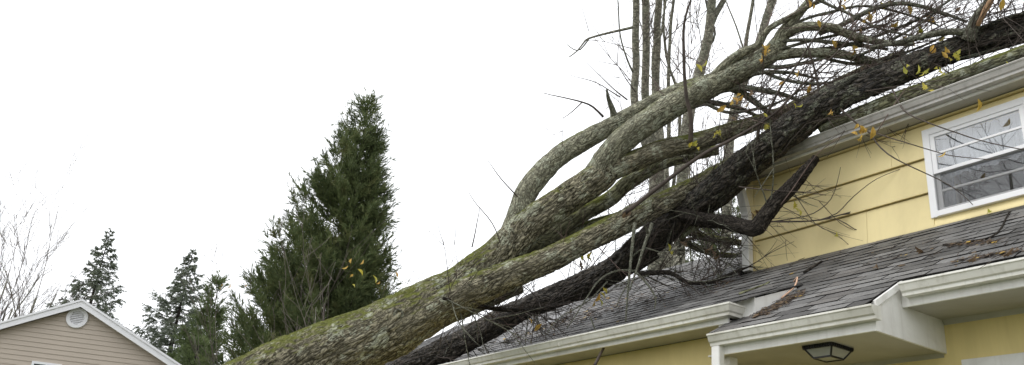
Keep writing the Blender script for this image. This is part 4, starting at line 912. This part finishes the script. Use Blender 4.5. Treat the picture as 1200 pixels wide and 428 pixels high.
def bare(name, b0, H, label, stems=3, spread=.25, r0=.08, seed=1, m='birch', group=None, fine='fartwig', depth=3, lean=(0, 0)):
    global rng
    keep = rng; rng = np.random.default_rng(seed); e = empty(name, b0, label, 'tree', group); T = Wood(); TWg = Wood()
    def grow(p, d, ln, r, dep):
        n = 6; pts = [p]; dd = d/np.linalg.norm(d)
        for i in range(n):
            dd = dd+rng.normal(0, .07, 3)+np.array([0, 0, .03]); dd /= np.linalg.norm(dd); pts.append(pts[-1]+dd*ln/n)
        V, Fc, A, q, rr = tube(pts, np.linspace(r, max(r*.35, .003*max(1, H/6)), n+1), 8 if r > .03 else 5 if r > .012 else 3, ln/n*.8, seed=seed); (T if r > min(.02, r0*.5) else TWg).add(V, Fc, A)
        if dep > 0:
            for k in range(int(rng.integers(4, 8))):
                f = rng.uniform(.25, .98); i = min(int(f*len(q)), len(q)-1); nd = dd+rng.normal(0, .42, 3); nd[2] = abs(nd[2])*.8+.15
                grow(q[i], nd, ln*rng.uniform(.3, .55), max(.0035*max(1, H/5), rr[i]*rng.uniform(.35, .6)), dep-1)
    for s in range(stems):
        d = np.array([rng.normal(0, spread)+lean[0], rng.normal(0, spread)+lean[1], 1.0]); grow(np.array(b0)+rng.normal(0, .12, 3)*(1, 1, 0)+np.array([0, 0, -.1]), d, H*rng.uniform(.8, 1.05), r0*rng.uniform(.7, 1.1), depth)
    T.build('trunk', M[m], e); TWg.build('crown', M[fine], e); rng = keep; return e
b0, _ = at_base(20, 330, 30); bare('bare_tree', b0, 8.5, 'bare multi stemmed tree at far left behind the tan roof', 8, .07, .10, 4)
b0, _ = at_base(70, 330, 34); bare('bare_tree', b0, 7.2, 'smaller bare tree between far left tree and dark spruce', 6, .10, .08, 11)
b0, _ = at_base(180, 380, 40); bare('bare_tree', b0, 8.0, 'thin bare tree between the two spruces', 2, .15, .06, 5, depth=2)
b0, _ = at_base(330, 380, 17.5); bare('bare_shrub', b0, 5.4, 'thin bare shrub with few leaves left of the tall cedar', 7, .16, .02, 21, depth=2)
b0, _ = at_base(310, 380, 20); bare('bare_shrub', b0, 5.2, 'dense twiggy brush in the gap left of the tall cedar', 9, .15, .022, 27, depth=2)
b0, _ = at_base(420, 380, 13.5); bare('bare_shrub', b0, 4.7, 'bare shrub with yellow leaves in front of the tall cedar', 6, .14, .018, 22, depth=2)
b0, _ = at_base(860, 300, 20); bare('bare_tree', b0, 10.5, 'twiggy young tree behind the far roof ridge', 4, .12, .05, 33, m='birch')
# trees across the street, mirrored in the window
for k, (x, y, H, lab) in enumerate(((-9.5, -7.5, 12, 'bare tree on the lawn opposite the upper window'), (-13.5, -14, 14, 'taller bare tree farther across the lawn'))):
    bare('bare_tree', (x, y, 0), H, lab, 3, .2, .13, 50+k)
shr = [o for o in bpy.data.objects if o.name.startswith('bare_shrub')]; shr = [shr[0], shr[2]]
for x, y in ((411, 306), (424, 308), (404, 314), (423, 319), (412, 323), (440, 327), (443, 332), (415, 335), (465, 322)): leaf(x, y, 13.2, shr[1], 'leaf_y' if random.random() < .6 else 'leaf_g', 1, s=1.15)
for x, y in ((260, 334), (269, 336), (288, 335), (322, 347), (258, 338)): leaf(x, y, 17.0, shr[0], 'leaf_y', 1, 2, s=1.0)

# tall stems behind the house
clump = empty('tall_tree_clump', at_base(768, 300, 15.5)[0], 'clump of tall grey bare stems rising behind the house', 'tree')
def stem(xy, t, r0, r1, parent, m='birch', name='stem', base=None):
    pts = seq(xy, t, t, r0, r1)
    if xy[-1][1] <= -10:
        dx = (xy[-1][0]-xy[-2][0])/max(20, abs(xy[-1][1]-xy[-2][1])); pts += [(xy[-1][0]+dx*60, xy[-1][1]-60, t, r1*.75), (xy[-1][0]+dx*110+6, xy[-1][1]-130, t+.1, r1*.45), (xy[-1][0]+dx*150-4, xy[-1][1]-210, t+.1, r1*.15)]
    o, p, r = limb(name, pts, M[m], parent, sides=12 if r0 > 3 else 6, step=.1, lump=.08, wob=.015); return p, r
def downto(px, py, t):    # bring a stem down to the ground under its lowest traced point
    return None
cstems = {}
for key, xy, t, r0, r1 in (('c0', [(774, 330), (773, 250), (772, 205), (768, 165), (762, 130)], 15.6, 15, 9), ('c1', [(764, 190), (750, 150), (743, 115), (745, 80), (745, 40), (746, -20)], 15.4, 5, 4), ('c2', [(768, 190), (760, 150), (756, 110), (757, 60), (757, 10), (757, -25)], 15.6, 5, 4.2), ('c3', [(778, 230), (774, 170), (769, 110), (770, 50), (773, -20)], 15.8, 5.5, 4),
                           ('c7', [(780, 220), (784, 150), (783, 105), (785, 50), (791, -20)], 15.2, 2.6, 1.6), ('c8', [(770, 180), (765, 60), (775, 40), (782, -15)], 15.2, 2, 1), ('c9', [(786, 240), (796, 160), (794, 110), (780, 60), (778, -15)], 15.9, 2.2, 1.2)):
    p, r = stem(xy, t, r0, r1, clump); cstems[key] = (p, r); paths[key] = (p, r)
q = P(774, 330, 15.6); V, Fc, A, p, r = tube([(q[0], q[1], -.1), (q[0], q[1], q[2]*.5), tuple(q+np.array([0, 0, .1]))], [.28, .25, .23], 14, .3, lump=.08); mesh_obj('trunk', V, Fc, M['birch'], clump, smooth=True, attr=A)
stem([(742, 32), (725, 36), (707, 40), (690, 45), (684, 50), (676, 60), (667, 67)], 15.2, 1.7, .6, clump, 'birch', 'branch')
stem([(690, 46), (680, 58), (672, 58), (664, 52)], 15.2, .9, .4, clump, 'limb', 'branch')
stem([(742, 85), (735, 70), (727, 40), (724, 0)], 15.3, 1.3, .7, clump, 'limb', 'branch')
t2 = empty('tall_bare_tree', at_base(800, 300, 14.5)[0], 'dark grey forked bare tree right of the stem clump', 'tree')
for key, xy, r0, r1 in (('d1', [(796, 300), (800, 200), (808, 130), (819, 88), (826, 60), (832, 30), (835, -20)], 7, 5), ('d2', [(831, 36), (838, 18), (848, 0), (858, -20)], 4, 3), ('d3', [(826, 62), (838, 40), (829, 10), (824, -15)], 1.5, .8)):
    paths[key] = stem(xy, 14.5, r0, r1, t2, 'limb' if key != 'd1' else 'birch')
q = P(796, 300, 14.5); V, Fc, A, p, r = tube([(q[0], q[1], -.1), tuple(q+np.array([0, 0, .1]))], [.15, .1], 10, .4); mesh_obj('trunk', V, Fc, M['birch'], t2, smooth=True, attr=A)
t3 = empty('tall_bare_tree', at_base(853, 300, 14.0)[0], 'leaning grey tree with orange tinted bark behind the limbs', 'tree')
for key, xy, r0, r1 in (('e1', [(850, 300), (853, 200), (857, 150), (863, 118), (876, 84), (889, 52), (896, 30), (908, -15)], 6, 4.5), ('e2', [(868, 100), (874, 55), (876, 40), (881, 10), (884, -15)], 2.6, 2), ('e3', [(872, 60), (866, 40), (856, 15), (850, 0)], 1.2, .7)):
    paths[key] = stem(xy, 14.0, r0, r1, t3, 'birch')
q = P(850, 300, 14.0); V, Fc, A, p, r = tube([(q[0], q[1], -.1), tuple(q+np.array([0, 0, .1]))], [.12, .085], 10, .4); mesh_obj('trunk', V, Fc, M['birch'], t3, smooth=True, attr=A)
W = Wood(); along(['c1', 'c2', 'c3', 'c7', 'c9'], 80, W, .2, 1, UPV*1.0, (.6, 1.8), (.007, .013), 1, .45); W.build('fine_twigs', M['fartwig'], clump, 'stuff')
W = Wood(); along(['d1', 'd2'], 30, W, .3, 1, UPV*1.0+RGT*.1, (.5, 1.6), (.007, .012), 1, .45); W.build('fine_twigs', M['fartwig'], t2, 'stuff')
W = Wood(); along(['e1', 'e2'], 34, W, .3, 1, UPV*1.0, (.5, 1.5), (.006, .011), 1, .5); W.build('fine_twigs', M['fartwig'], t3, 'stuff')
